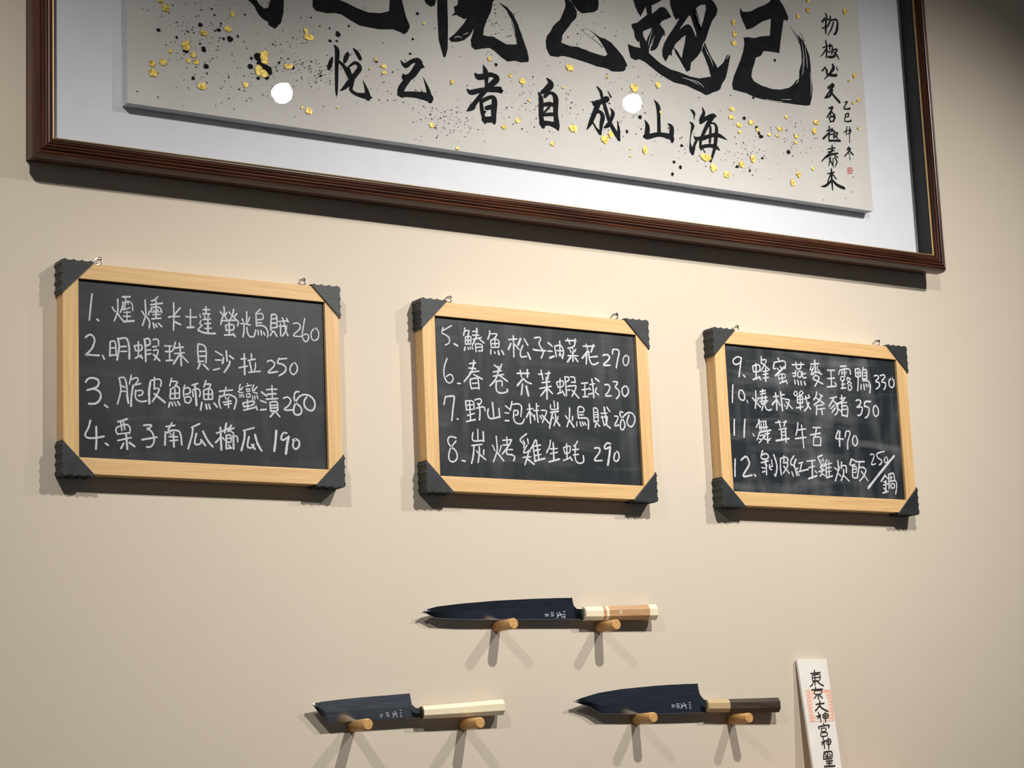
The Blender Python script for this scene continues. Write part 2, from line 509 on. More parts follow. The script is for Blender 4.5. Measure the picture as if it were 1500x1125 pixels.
CHALK1_4 = """S312 139 20341 108 20234 59 20137 95 20092 193 20092 341 20123
S336 225 20258 227 20064 219 19935
S361 365 20024 402 20000
S315 553 20347 628 20369 697 20397
S267 596 20344 612 20224
S267 634 20352 658 20240
S266 534 20263 521 20209 551 20164
S266 534 20263 665 20312 727 20286 739 20227 724 20185
S266 545 20166 726 20197
S290 551 20075 751 20127
S340 676 20182 693 19958
S339 637 20038 597 19965
S340 725 20054 806 20002
S294 947 20316 1061 20328 1048 20292 1003 20259
S294 1003 20277 1079 20216 1105 20122 1089 20049 1038 20005 988 20006
S318 920 20106 1148 20154
S273 1386 20377 1327 20271
S297 1293 20317 1431 20343
S321 1282 20239 1273 20047
S321 1308 20228 1372 20262 1474 20267 1519 20215 1536 20066
S272 1352 20225 1365 20201
S273 1416 20234 1397 20197
S272 1339 20170 1473 20177
S272 1351 20111 1473 20129
S322 1409 20198 1413 20024
S300 1694 20327 1823 20389
S325 1714 20335 1699 20213 1635 20011
S325 1769 20241 1740 20095 1812 20086 1851 20136
S351 1839 20154 1909 20073
S376 1873 20277 1949 20142 2026 20061
S354 2153 20353 2163 20019
S278 2089 20264 2221 20308
S329 2160 20213 2073 20124
S278 2186 20202 2218 20168
S330 2249 20419 2220 20277
S279 2201 20307 2287 20348
S331 2328 20393 2273 20298
S279 2274 20317 2374 20356
S279 2293 20318 2365 20279
S329 2246 20242 2242 20041
S279 2246 20236 2312 20246 2317 20148 2251 20139
S228 2252 20194 2311 20199
S303 2242 20041 2328 20058
S304 2283 20098 2308 20063
S356 2358 20248 2361 20047
S280 2365 20242 2417 20227 2429 20154
S281 2523 20324 2700 20377
S383 2546 20326 2537 20209 2486 20029
S333 2611 20237 2587 20089 2661 20080 2688 20125
S333 2655 20123 2707 20058
S385 2712 20273 2749 20146 2814 20039
S415 3064 20354 3047 20198 3023 20043
S338 3233 20326 3179 20323 3143 20253 3169 20217 3273 20272
S468 3266 20272 3235 20134 3216 20016
S313 3333 20226 3388 20243 3442 20206 3433 20132 3378 20092 3337 20127 3346 20202 3381 20234"""
CHALK2_1 = """S237 6036 22169 6011 22079 6092 22047 6146 21996 6131 21923 6060 21888
S260 6038 22122 6193 22210
S356 6231 21920 6293 21892
S287 6440 22191 6431 22140 6411 22067
S263 6431 22140 6508 22158 6513 22125 6482 22061
S263 6445 22031 6439 21942
S263 6440 22041 6498 22062 6548 22050 6537 21944
S263 6450 21992 6540 21999
S262 6441 21931 6537 21938
S263 6495 22051 6490 21940
S310 6432 21880 6417 21829
S262 6483 21878 6495 21848
S263 6522 21887 6533 21858
S263 6561 21895 6576 21863
S312 6664 22204 6652 22080 6568 21924
S264 6585 22147 6675 22160
S264 6582 22086 6698 22095
S263 6585 22019 6747 22063
S312 6689 22044 6788 21977
S264 6626 21939 6634 21823
S264 6627 21950 6723 21952 6754 21921 6750 21838
S264 6643 21893 6734 21906
S264 6679 21838 6750 21843
S290 6908 22184 6898 22122 6866 22041
S266 6899 22133 7029 22144 7034 22116 6973 22050
S266 6920 22034 6917 21978 6928 21918
S266 6920 22029 6999 22057 7069 22035 7075 21980 7064 21923
S266 6937 21974 7067 21990
S265 6927 21912 7057 21928
S266 6998 22046 6999 21923
S289 6913 21878 6909 21805
S314 6982 21844 6994 21823
S339 7054 21866 7067 21806
S339 7120 21877 7156 21818
S318 7354 22136 7354 21990 7348 21793
S268 7259 22067 7424 22091
S341 7302 22008 7252 21909
S293 7374 21997 7455 21919
S417 7491 22102 7439 21991
S295 7563 22102 7630 22002
S294 7531 21992 7480 21887 7489 21803 7595 21817
S368 7618 21880 7665 21777
S296 7763 22134 7857 22153 7882 22121 7846 22062
S296 7846 22062 7863 22006 7925 21920 7879 21810
S345 7727 21942 7806 21934 7966 21937
S323 8026 22076 8104 22025
S273 8012 21938 8099 21939
S372 8046 21827 8128 21858
S323 8151 22017 8175 21854
S299 8158 22029 8267 22049 8317 21984 8319 21904 8295 21834
S275 8257 22122 8250 21865
S274 8194 21958 8309 21961
S274 8224 21892 8305 21892
S249 8283 21856 8302 21835
S275 8373 22137 8584 22155
S276 8415 22174 8458 22086
S302 8565 22180 8538 22058 8413 22014
S276 8453 21994 8471 21950
S276 8508 22010 8532 21966
S276 8569 22009 8539 21961
S275 8406 21888 8610 21901
S376 8505 21953 8503 21804
S376 8459 21869 8394 21785
S326 8547 21864 8598 21805
S278 8722 22072 8950 22089
S278 8779 22111 8808 22021
S355 8930 22111 8875 21986
S430 8807 21992 8690 21869
S328 8784 21950 8764 21777
S330 8995 21920 8856 21898
S329 8827 21988 8833 21862 8877 21785 8945 21784 9009 21818
S356 9114 21946 9191 21964 9244 21927 9206 21867 9111 21785 9242 21788
S332 9310 21990 9321 22054 9406 22066 9445 22023 9409 21905 9370 21757
S257 9589 21987 9530 21937 9518 21855 9557 21805 9616 21850 9636 21944 9596 21982"""
CHALK2_2 = """S259 6089 21673 6033 21537 6021 21405 6061 21309 6122 21281 6181 21328 6177 21394 6128 21418 6064 21380
S283 6267 21285 6318 21285
S286 6504 21620 6619 21640
S334 6583 21676 6573 21598 6522 21473 6389 21320
S286 6488 21547 6615 21545
S285 6497 21476 6671 21511
S310 6572 21448 6729 21385
S309 6505 21361 6502 21295 6524 21214
S285 6505 21367 6634 21392 6656 21327 6664 21218
S262 6540 21303 6630 21314
S261 6530 21220 6665 21240
S289 6966 21631 7041 21587
S290 7109 21653 7065 21555
S314 7049 21609 7030 21497 6967 21381 6872 21286
S265 6941 21515 7097 21546
S264 6938 21446 7140 21488
S313 7061 21466 7206 21381
S289 6992 21366 7096 21379 7098 21296
S313 6992 21366 6986 21239 7028 21186 7112 21186 7192 21213 7193 21252
S292 7396 21524 7633 21541
S268 7458 21582 7478 21466
S318 7597 21598 7594 21474
S366 7510 21446 7393 21326
S317 7516 21441 7580 21395 7664 21372
S341 7492 21355 7461 21180
S414 7563 21321 7597 21172
S295 7812 21540 7891 21545
S295 7862 21611 7893 21455
S271 7945 21555 8039 21572
S321 8014 21593 7987 21473
S295 7871 21403 8025 21430
S294 7826 21305 8048 21355
S370 7962 21494 7960 21336 7956 21139
S320 7945 21301 7839 21188
S320 7979 21309 8068 21236
S273 8229 21495 8216 21257
S272 8159 21428 8181 21345
S272 8166 21434 8268 21458 8293 21431 8276 21368 8188 21351
S297 8169 21242 8271 21277
S298 8265 21294 8308 21217
S299 8325 21530 8337 21383 8342 21220
S274 8332 21530 8399 21529 8397 21478 8341 21446
S274 8371 21374 8432 21390
S273 8367 21312 8415 21320
S274 8440 21538 8515 21531 8524 21458
S274 8449 21450 8530 21453
S274 8445 21385 8534 21396 8524 21339 8449 21215
S324 8455 21317 8583 21195
S301 8649 21444 8776 21460
S276 8713 21442 8707 21226
S275 8653 21336 8783 21358
S300 8666 21221 8769 21232
S277 8815 21432 8912 21456
S328 8862 21527 8879 21362 8884 21220
S328 8931 21548 9004 21502
S276 8798 21380 8824 21347
S277 8949 21390 8926 21337
S276 8778 21270 8861 21292
S277 8918 21319 8983 21272
S304 9118 21452 9187 21457 9219 21413 9180 21336 9121 21269 9238 21273
S305 9288 21515 9371 21515 9369 21480 9331 21426 9397 21373 9399 21293 9340 21231
S307 9521 21456 9464 21400 9477 21309 9524 21283 9591 21351 9582 21431 9535 21457"""
CHALK2_3 = """S281 6001 20929 6031 21051
S305 6031 21054 6176 21076 6193 21034 6161 20857 6134 20682
S258 6230 20714 6255 20710
S284 6400 21008 6413 20872
S260 6407 21009 6502 21022 6552 20990 6553 20886
S260 6410 20943 6544 20959
S260 6413 20867 6547 20889
S308 6476 21008 6482 20712
S283 6428 20780 6557 20821
S306 6405 20681 6571 20723
S285 6573 21036 6657 21063 6700 21038 6679 20987 6627 20968
S261 6622 20989 6658 20953
S285 6592 20905 6702 20934 6752 20920 6757 20877
S333 6652 20953 6662 20843 6648 20722
S311 6904 21018 6919 20793
S310 6822 20908 6806 20830 6854 20756 7035 20794
S336 7022 20926 7029 20788
S289 7148 20977 7223 20932
S264 7136 20866 7207 20862
S312 7130 20738 7201 20740
S290 7275 21057 7235 20911
S290 7272 21007 7391 21025 7454 20979 7433 20822
S290 7307 20909 7378 20914 7375 20852 7329 20839
S290 7307 20915 7294 20781 7348 20707 7453 20713 7496 20782
S317 7607 21033 7617 20727
S267 7563 20947 7676 20965
S292 7594 20910 7537 20812
S268 7626 20895 7682 20837
S293 7744 21053 7745 20896 7763 20747
S244 7751 21008 7790 21013
S244 7687 20932 7780 20945
S292 7697 20860 7699 20782
S293 7802 20855 7832 20807
S269 7833 20946 7926 20946 7923 20896 7842 20746
S318 7842 20869 7987 20731
S296 8088 21113 8096 21013
S271 8018 21047 8027 20975 8161 20988
S346 8160 21090 8161 20988
S319 8011 20923 8166 20949
S344 8051 20920 7977 20664
S295 8103 20906 8105 20805 8066 20708
S246 8041 20858 8066 20826
S271 8154 20864 8138 20807
S344 8105 20805 8180 20714
S298 8391 21019 8374 20843 8320 20705
S297 8303 20884 8340 20836
S323 8444 20881 8434 20819
S371 8373 20821 8461 20707
S299 8561 21035 8550 20967 8557 20860
S274 8561 21041 8616 21055 8669 21025 8666 20973 8584 20963
S274 8581 20917 8656 20922
S323 8557 20860 8714 20869 8752 20820 8744 20695
S248 8520 20795 8516 20727
S299 8581 20799 8604 20732
S299 8628 20801 8652 20746
S299 8675 20793 8700 20755
S301 8867 21042 8867 20929 8867 20815
S276 8874 21048 8922 21046 8953 20990 8950 20831
S226 8897 20976 8939 20981
S226 8895 20936 8943 20942
S226 8899 20896 8948 20905
S276 8874 20821 8951 20837
S326 8907 20800 8883 20731
S301 8928 20796 8973 20747
S277 9013 20966 9131 20978
S353 9081 21072 9110 20863 9119 20784 9184 20730
S303 9137 21076 9194 21005
S302 9031 20921 9063 20769
S252 9009 20897 9127 20915
S303 9134 20921 9122 20829 9077 20770
S304 9287 20936 9342 20933 9347 20894 9277 20775 9361 20792
S305 9458 21009 9409 21012 9399 20960 9469 20861 9485 20781 9439 20716 9393 20742 9398 20822 9445 20917 9548 21003 9646 21003 9697 20931 9677 20838 9617 20777 9556 20797 9532 20864 9581 20970"""
CHALK2_4 = """S281 6204 20409 6117 20426 6060 20401 6051 20330 6104 20263 6183 20207 6211 20122 6183 20056 6119 20026 6064 20056 6055 20125 6091 20235 6196 20359
S327 6296 20056 6352 20047
S284 6609 20566 6604 20402
S283 6517 20512 6500 20408 6549 20378 6716 20397
S332 6709 20534 6708 20380
S306 6489 20304 6674 20330
S330 6527 20300 6507 20147 6470 20020
S307 6621 20289 6624 20196 6591 20042
S259 6568 20226 6604 20184
S307 6708 20244 6699 20167
S330 6616 20174 6733 20092
S286 6949 20475 6960 20300 6950 20223 6878 20061
S261 6872 20329 6913 20243
S263 7039 20332 7002 20231
S333 6956 20218 7072 20086
S263 7069 20416 7238 20435
S264 7149 20475 7150 20354
S263 7071 20339 7201 20351
S312 7238 20435 7174 20333 7052 20195
S239 7145 20271 7249 20276
S311 7132 20265 7142 20200 7245 20188 7282 20151 7260 20095
S266 7529 20545 7400 20444 7468 20370 7465 20309
S265 7459 20436 7489 20382
S290 7545 20463 7554 20391
S266 7527 20362 7455 20237 7561 20264
S265 7438 20159 7589 20177
S314 7555 20280 7531 20185 7471 20044
S338 7528 20135 7648 20058
S218 7575 20276 7593 20255
S316 7689 20453 7645 20368 7589 20299
S291 7644 20346 7670 20098
S316 7715 20449 7722 20339 7745 20140
S267 7670 20353 7790 20377
S266 7666 20280 7779 20303
S266 7669 20197 7788 20225
S314 7658 20108 7858 20162
S293 7986 20463 7961 20362 7902 20259
S269 7972 20323 8112 20336
S343 8037 20421 8035 20143
S293 7974 20245 8109 20274
S341 7941 20110 8143 20164
S296 8297 20423 8296 20166
S270 8233 20353 8255 20259
S270 8240 20359 8349 20387 8367 20360 8343 20280 8255 20265
S294 8222 20146 8338 20190
S320 8352 20213 8396 20154
S297 8515 20474 8478 20421 8436 20391
S271 8406 20328 8528 20345
S271 8421 20245 8523 20261
S297 8470 20387 8453 20207 8489 20130 8548 20116 8618 20147 8616 20243
S324 8848 20378 8931 20388 8955 20344 8918 20285 8836 20180 8986 20181
S327 9175 20468 9107 20476 9049 20416 9067 20378 9165 20417
S428 9165 20417 9144 20296 9099 20113
S328 9271 20342 9231 20255 9241 20193 9289 20184 9334 20249 9319 20333 9271 20342"""
CHALK3_1 = """S308 12053 22118 11970 22133 11881 22085 11864 22026 11920 21994 12007 22026 12044 22081
S331 12053 22118 12015 21964 11975 21785
S331 12076 21818 12106 21788
S333 12369 22042 12354 21769
S309 12292 21989 12299 21901
S309 12300 21995 12421 22025 12456 21975 12425 21910 12304 21891
S332 12280 21753 12436 21806
S309 12417 21815 12452 21760
S311 12499 22177 12489 22051
S263 12501 22114 12588 22126 12591 22079 12472 21918
S311 12516 22052 12667 21953
S263 12517 21911 12639 21935
S262 12513 21858 12628 21880
S262 12508 21795 12636 21819
S335 12582 21973 12563 21741
S289 12872 22179 12902 22128
S337 12785 22093 12756 21991 12803 21984
S289 12792 22093 12989 22134 13039 22090 13018 21993
S313 12913 22028 12957 21994 13021 22036
S313 12843 21992 12880 21952
S411 12993 22018 12792 21856
S240 12860 21872 12866 21783
S241 12874 21878 12997 21902 13005 21839 12875 21815
S289 12943 21904 12937 21756
S336 12875 21730 13013 21777
S314 13028 21793 13050 21732
S291 13187 22080 13460 22105
S316 13279 22129 13284 22033 13343 22011 13388 22051 13395 22137
S291 13187 21926 13256 21936
S316 13259 21979 13252 21888 13197 21877
S292 13313 21966 13305 21876 13373 21880 13387 21966 13319 21967
S292 13408 21968 13419 21868 13495 21873
S292 13404 21925 13487 21947
S315 13224 21807 13232 21738
S364 13292 21806 13306 21733
S365 13366 21795 13374 21732
S341 13447 21795 13462 21738
S319 13622 22121 13809 22145
S369 13718 22197 13716 22101 13726 21984
S245 13625 22084 13591 22007
S270 13680 22077 13612 21934
S271 13770 22094 13772 22041 13823 21996
S245 13620 22020 13676 22034
S344 13728 22006 13640 21936
S319 13727 21995 13861 21956
S319 13722 21941 13654 21862 13753 21826 13873 21781
S294 13721 21925 13788 21903 13768 21838 13676 21725
S297 14000 22038 14167 22049
S297 14082 22031 14070 21751
S296 13986 21885 14154 21907
S345 13972 21734 14182 21764
S297 14153 21826 14185 21791
S349 14313 22128 14448 22148
S298 14286 22056 14258 21978
S323 14286 22056 14429 22093 14527 22089 14540 22003
S349 14401 22096 14402 21956
S224 14325 22026 14375 22035
S224 14322 21994 14371 21999
S225 14445 22045 14435 22012
S298 14302 21928 14304 21879 14367 21878 14380 21938 14317 21945
S323 14339 21876 14333 21736
S273 14311 21805 14389 21815
S372 14297 21729 14404 21746
S274 14471 21945 14438 21894
S299 14455 21927 14525 21921 14500 21876 14446 21824
S299 14465 21874 14545 21836
S274 14472 21799 14464 21723 14505 21710 14544 21750 14528 21803 14479 21805
S326 14662 22104 14663 21974
S326 14662 22104 14754 22116 14777 22058 14763 21981 14670 21964
S276 14669 22034 14769 22046
S327 14722 22075 14716 21934 14685 21711
S353 14856 22144 14826 22050 14822 21931
S328 14867 22107 14930 22101 14922 21948
S277 14862 22053 14926 22057
S277 14856 21998 14921 22005
S327 14836 21932 14915 21948
S352 14826 21904 14933 21911 14997 21834 14969 21691
S351 14776 21825 14764 21743
S352 14841 21840 14846 21743
S302 14898 21844 14908 21796
S302 14948 21842 14965 21799
S304 15106 22010 15172 22025 15211 21984 15133 21914 15216 21892 15210 21826 15133 21772
S305 15251 22025 15339 22048 15363 22006 15276 21918 15368 21902 15361 21836 15319 21774
S307 15536 22001 15466 21952 15457 21864 15518 21825 15573 21872 15575 21960 15514 21999"""
CHALK3_2 = """S305 11827 21630 11808 21474 11793 21323
S305 11962 21535 11942 21441 11983 21381 12054 21381 12073 21449 12040 21530 11983 21552
S259 12119 21379 12129 21339
S308 12324 21559 12318 21402 12293 21250
S283 12241 21429 12413 21273
S261 12374 21447 12349 21383
S333 12478 21590 12479 21517
S285 12422 21550 12543 21578
S309 12431 21503 12546 21531
S332 12455 21473 12448 21379
S284 12392 21428 12573 21460
S333 12535 21478 12528 21395
S308 12401 21371 12581 21398
S285 12431 21336 12552 21365
S309 12484 21340 12435 21222
S309 12511 21341 12530 21259 12594 21232 12649 21251
S359 12766 21546 12780 21389 12775 21253
S263 12708 21479 12842 21498
S406 12755 21409 12676 21336
S311 12796 21422 12855 21331
S360 12882 21574 12891 21438 12901 21245
S288 12898 21523 12966 21532
S288 12893 21459 12960 21463
S240 12950 21347 12975 21323
S312 12979 21449 13059 21449 13062 21407 12991 21282
S312 12995 21403 13127 21295
S266 13207 21606 13189 21552 13221 21527 13264 21562 13247 21603 13214 21606
S267 13330 21619 13311 21559 13344 21546 13395 21586 13370 21616 13330 21619
S315 13260 21514 13251 21408
S315 13267 21514 13369 21526 13367 21415 13264 21403
S242 13269 21462 13358 21473
S315 13321 21513 13308 21285
S338 13222 21311 13374 21342
S316 13420 21482 13546 21521
S292 13515 21562 13546 21521
S340 13452 21537 13480 21390 13548 21310
S341 13517 21424 13475 21337 13401 21269
S318 13715 21625 13688 21548 13634 21481
S294 13774 21591 13846 21558
S343 13812 21562 13764 21479 13633 21391
S342 13699 21517 13869 21427
S293 13672 21372 13840 21407
S342 13693 21374 13672 21219
S293 13715 21317 13875 21342
S342 13798 21327 13810 21227
S320 14016 21532 14172 21568
S345 14099 21532 13982 21386
S320 14082 21499 14146 21438 14172 21344 14159 21279 14107 21239
S320 14109 21415 14013 21345
S370 14118 21362 14042 21283
S345 14147 21449 14203 21453
S322 14293 21603 14292 21522
S297 14252 21541 14380 21565
S298 14366 21570 14318 21503
S297 14210 21453 14400 21481
S347 14333 21514 14202 21442 14187 21356 14266 21307
S347 14288 21479 14269 21264 14280 21233
S322 14295 21405 14380 21421 14418 21369 14390 21223
S272 14290 21346 14389 21357
S346 14281 21244 14391 21229
S349 14628 21527 14679 21547 14734 21528 14722 21474 14638 21410
S349 14638 21410 14745 21421 14761 21369 14717 21280 14645 21260
S377 14975 21533 14846 21519 14817 21437
S351 14817 21437 14914 21421 14922 21357 14886 21268 14818 21227
S328 15083 21474 15026 21406 15031 21309 15077 21269 15138 21315 15141 21413 15090 21475"""
CHALK3_3 = """S350 11812 21026 11798 20886 11791 20752
S352 12047 21039 12023 20899 12003 20728
S282 12204 20795 12227 20760
S307 12356 21057 12345 21000 12286 20918
S283 12366 21016 12512 21035
S236 12403 20987 12405 20847
S237 12457 21001 12458 20861
S308 12505 21035 12507 20894
S260 12364 20990 12367 20866
S283 12351 20912 12537 20932
S330 12344 20829 12606 20884
S283 12349 20813 12287 20696
S259 12359 20772 12439 20787 12422 20734 12329 20647
S235 12329 20719 12393 20702
S260 12467 20809 12574 20825
S284 12479 20789 12447 20725 12564 20705
S379 12530 20844 12521 20657
S261 12594 20743 12551 20705
S286 12723 21021 12844 21038
S334 12793 21061 12830 20949
S287 12897 21036 12979 21051
S335 12953 21065 12912 20969
S310 12793 20905 12962 20935
S310 12846 20903 12839 20735
S335 12942 20929 12934 20683
S239 12863 20862 12930 20874
S238 12858 20804 12925 20815
S356 12710 20703 13007 20755
S289 13234 21050 13210 20933 13167 20826
S289 13229 20918 13401 20949
S314 13311 21007 13321 20813 13330 20609
S336 13148 20762 13394 20798
S315 13569 20981 13741 20991
S340 13651 20981 13630 20895 13604 20830
S339 13496 20846 13732 20890
S291 13575 20813 13556 20681
S291 13588 20809 13705 20820 13735 20774 13719 20673
S315 13562 20665 13726 20673
S320 14157 20961 14092 20846 14103 20814 14262 20812
S394 14191 20947 14171 20807 14166 20680
S320 14307 20852 14337 20949 14414 20959 14423 20906 14362 20775 14347 20636
S322 14541 20902 14478 20824 14484 20739 14537 20709 14593 20776 14573 20860 14541 20902"""
CHALK3_4 = """S347 11778 20335 11761 20191 11753 20038
S372 11907 20326 12016 20392 12075 20318 12068 20236 11930 20051 12127 20075
S350 12180 20087 12204 20057
S306 12397 20514 12350 20414 12379 20369 12484 20374 12516 20432 12452 20465 12384 20436
S305 12347 20300 12508 20339
S329 12444 20356 12452 20223 12449 20099
S281 12354 20218 12418 20206
S281 12360 20136 12421 20154
S282 12425 20283 12475 20254
S260 12576 20362 12593 20249
S283 12529 20278 12524 20215 12568 20186
S236 12539 20237 12593 20249
S355 12636 20453 12684 20316 12688 20202 12645 20081
S283 12621 20106 12648 20082
S308 12783 20393 12770 20237 12779 20108
S285 12783 20393 12886 20424 12950 20390 12917 20316
S309 12861 20443 12857 20324
S261 12837 20318 12930 20322 12932 20265 12822 20136
S308 12845 20261 12962 20142
S335 13089 20454 13014 20362 13015 20300 13055 20291
S406 13130 20394 13090 20314 13079 20266
S310 13087 20282 13109 20221 13164 20244
S262 13018 20175 13051 20094
S286 13101 20210 13133 20107
S287 13140 20191 13180 20115
S287 13192 20329 13288 20354
S312 13260 20342 13208 20199
S335 13186 20183 13399 20232
S313 13378 20374 13569 20399
S362 13499 20374 13480 20081
S313 13415 20261 13546 20293
S384 13391 20066 13586 20127
S289 13552 20209 13591 20179
S339 13639 20462 13745 20499
S315 13638 20451 13702 20323 13677 20275
S242 13710 20413 13720 20376
S267 13753 20436 13762 20389
S315 13758 20347 13690 20265 13736 20251
S338 13636 20200 13768 20232
S315 13706 20218 13702 20176 13663 20122
S290 13708 20166 13774 20137
S316 13840 20424 13776 20316 13754 20294
S340 13813 20349 13805 20107
S243 13826 20339 13952 20366
S243 13827 20276 13931 20291
S243 13827 20203 13925 20223
S339 13811 20102 13945 20139
S268 13887 20405 13869 20131
S318 14094 20420 14093 20256 14005 20053
S292 14013 20285 14065 20250
S269 14125 20311 14106 20246
S293 14100 20183 14138 20142
S318 14181 20393 14164 20281
S318 14189 20329 14279 20328 14275 20212
S343 14218 20262 14211 20188 14145 20069
S342 14195 20166 14324 20066
S419 14416 20457 14372 20359
S296 14423 20462 14524 20419
S320 14399 20344 14491 20370
S320 14439 20330 14421 20218 14427 20134 14510 20126
S295 14445 20325 14515 20328 14515 20254
S246 14448 20278 14511 20286
S246 14442 20219 14506 20227
S321 14517 20419 14721 20428
S346 14600 20407 14564 20256 14524 20127
S321 14598 20316 14696 20321 14740 20264 14667 20154 14575 20076
S297 14634 20249 14772 20090
S249 14874 20558 14918 20576 14964 20541 14886 20388 14986 20403
S301 15215 20639 15039 20588 15053 20513 15134 20474 15122 20420 15076 20386
S276 15233 20538 15198 20466 15237 20431 15283 20470 15268 20529 15233 20538
S504 15443 20564 15084 20247 14767 19957
S400 15193 20204 15090 20092
S300 15199 20188 15259 20147
S350 15152 20079 15210 20092
S350 15197 20097 15184 19898
S274 15133 20025 15249 20051
S299 15135 19971 15167 19940
S374 15112 19880 15236 19916
S351 15280 20223 15269 19966
S326 15280 20223 15397 20244 15413 20122
S276 15303 20160 15361 20173
S276 15335 20204 15325 20102
S301 15296 20095 15426 20111 15455 20038 15417 19875
S301 15313 20053 15327 19979 15393 19992 15392 20056 15320 20054"""
A_BIG = """P 2551 27241 2680 26998 2775 26927 2842 26806 2899 26749 3007 26701 3020 26647 3128 26606 3237 26727 3283 26901 3293 27103 3300 27416 3113 27428 3057 27063 3019 26935 2949 26912 2880 26955 2824 27023 2714 27291
P 3825 27464 3794 27188 3790 27076 3849 27018 4053 27012 4175 27039 4296 27037 4464 26963 4609 26907 4781 26901 4979 26899 5230 26940 5355 26915 5429 26888 5494 26937 5543 27025 5537 27070 5478 27199 5413 27464 5417 27928 5215 27915 5185 27426 5166 27239 5014 27179 4790 27153 4594 27188 4400 27246 4279 27271 4063 27370
P 5829 27535 5858 27482 5946 27439 6025 27476 6054 27574 6021 27708 5866 27681
P 6096 27997 6066 27369 6069 27060 6074 26895 6153 26610 6200 26638 6241 26778 6265 27195 6269 27610 6286 28030
P 6474 27645 6459 27559 6387 27516 6399 27424 6334 27347 6428 27383 6576 27333 6624 27358 6573 27266 6379 27048 6264 26951 6315 26903 6443 26923 6561 26973 6681 27075 6757 27202 6729 27104 6685 26993 6696 26880 6764 26839 6906 26882 7049 26915 7141 26877 7279 26784 7395 26732 7540 26771 7659 26758 7805 26791 7820 26857 7780 27019 7706 27219 7621 27438 7533 27593 7418 27690 7254 27747 7415 27626 7491 27480 7521 27358 7562 27217 7590 27063 7386 27031 7246 27082 7129 27127 7035 27115 6933 27116 6958 27245 7024 27403 7102 27542 7130 27631 7146 27718 7183 27766 7247 28095 6535 27991
P 8604 28203 8601 28008 8610 27906 8568 27808 8518 27710 8484 27640 8407 27575 8329 27498 8279 27401 8201 27311 8170 27217 8175 27090 8214 27007 8256 26962 8388 26970 8508 27004 8656 26999 8804 26983 8922 26969 9071 26947 9220 26924 9371 26921 9446 26907 9505 26883 9643 26897 9751 26920 9800 26960 9811 27021 9842 27019 9837 27064 9768 27184 9653 27296 9522 27406 9403 27452 9297 27461 9194 27510 8959 27601 9149 27515 9251 27441 9307 27372 9364 27303 9432 27177 9384 27137 9233 27146 9084 27168 8965 27188 8817 27217 8697 27204 8579 27218 8484 27241 8510 27297 8513 27361 8577 27449 8657 27539 8721 27627 8816 27720 8838 27789 8838 27854 8770 27959 8699 28025 8665 28214
P 8714 28027 8770 27959 8854 27869 8942 27826 9064 27859 9202 27895 9281 27954 9304 28036 9304 28128 9311 28326 8695 28219
V 8881 27550 43 9069 27438 114 9216 27370 143 9332 27285 201
P 10047 28387 10048 28255 10071 28159 10123 28052 10186 27980 10241 28072 10306 28174 10327 28037 10223 27953 10110 27860 9981 27811 9978 27764 10022 27689 10034 27576 10096 27495 10127 27525 10132 27444 10143 27404 10004 27407 9874 27436 9891 27307 9922 27189 10017 27160 10106 27193 10220 27161 10370 27078 10521 26993 10674 26934 10828 26883 10947 26875 11105 26865 11261 26822 11400 26792 11517 26751 11579 26768 11705 26836 11767 26854 11853 26908 11902 27016 11980 27111 12031 27237 12085 27414 12127 27555 12110 27603 12045 27559 11952 27410 11821 27298 11804 27337 11711 27457 11621 27611 11569 27738 11487 27573 11565 27401 11616 27275 11655 27113 11398 27042 11197 27045 10962 27093 10765 27113 10573 27183 10441 27261 10320 27341 10335 27426 10418 27637 10351 27379 10451 27411 10514 27471 10605 27651 10659 27718 10698 27716 10685 27813 10593 27906 10647 27973 10851 28074 10844 28106 10761 28209 10704 28241 10604 28216 10541 28155 10437 28072 10437 28221 10570 28294 10673 28361 10682 28497
P 10843 28525 10846 28290 10904 28116 10949 28043 11032 28087 10943 27955 10768 27727 10658 27560 10609 27419 10612 27321 10675 27231 10719 27304 10764 27377 10823 27370 10828 27454 10918 27601 11046 27721 11151 27797 11121 27650 11069 27491 11030 27352 10949 27473 10854 27541 10905 27416 10978 27328 11068 27192 11123 27117 11206 27163 11232 27300 11386 27441 11475 27555 11526 27697 11592 27775 11667 27955 11763 28157 11875 28294 11904 28401 11869 28480 11792 28552 11761 28683
V 11355 28258 568 11424 28101 682 11483 27943 568
P 13358 29056 13363 28820 13451 28717 13513 28589 13545 28535 13526 28453 13429 28453 13393 28314 13321 28028 13273 27795 13061 27791 12905 27777 12837 27679 12714 27621 12669 27498 12611 27374 12585 27255 12631 27175 12815 27115 13051 27088 13244 27105 13442 27168 13545 27242 13625 27332 13702 27382 13714 27521 13791 27709 13796 27906 13764 28098 13726 28230 13577 28334 13750 28214 13863 28114 13927 28006 13988 27857 14000 27662 13990 27464 14009 27251 13980 27071 13917 26906 13830 26884 13610 26872 13368 26867 13127 26852 12818 26856 12607 26874 12446 26918 12144 26941 12123 27033 12175 27193 12243 27318 12353 27527 12425 27692 12468 27853 12457 27958 12554 27987 12696 27990 12892 28056 13074 28096 13107 28286 13125 28426 12914 28333 12687 28179 12541 28120 12459 28277 12410 28405 12419 28523 12473 28454 12568 28461 12689 28500 12840 28594 13013 28672 13141 28763 13162 29022
V 13542 28358 68 13679 28242 158 13761 28058 226
V 13803 28272 91 13876 28116 272
V 13610 28290 68 13743 28134 136"""
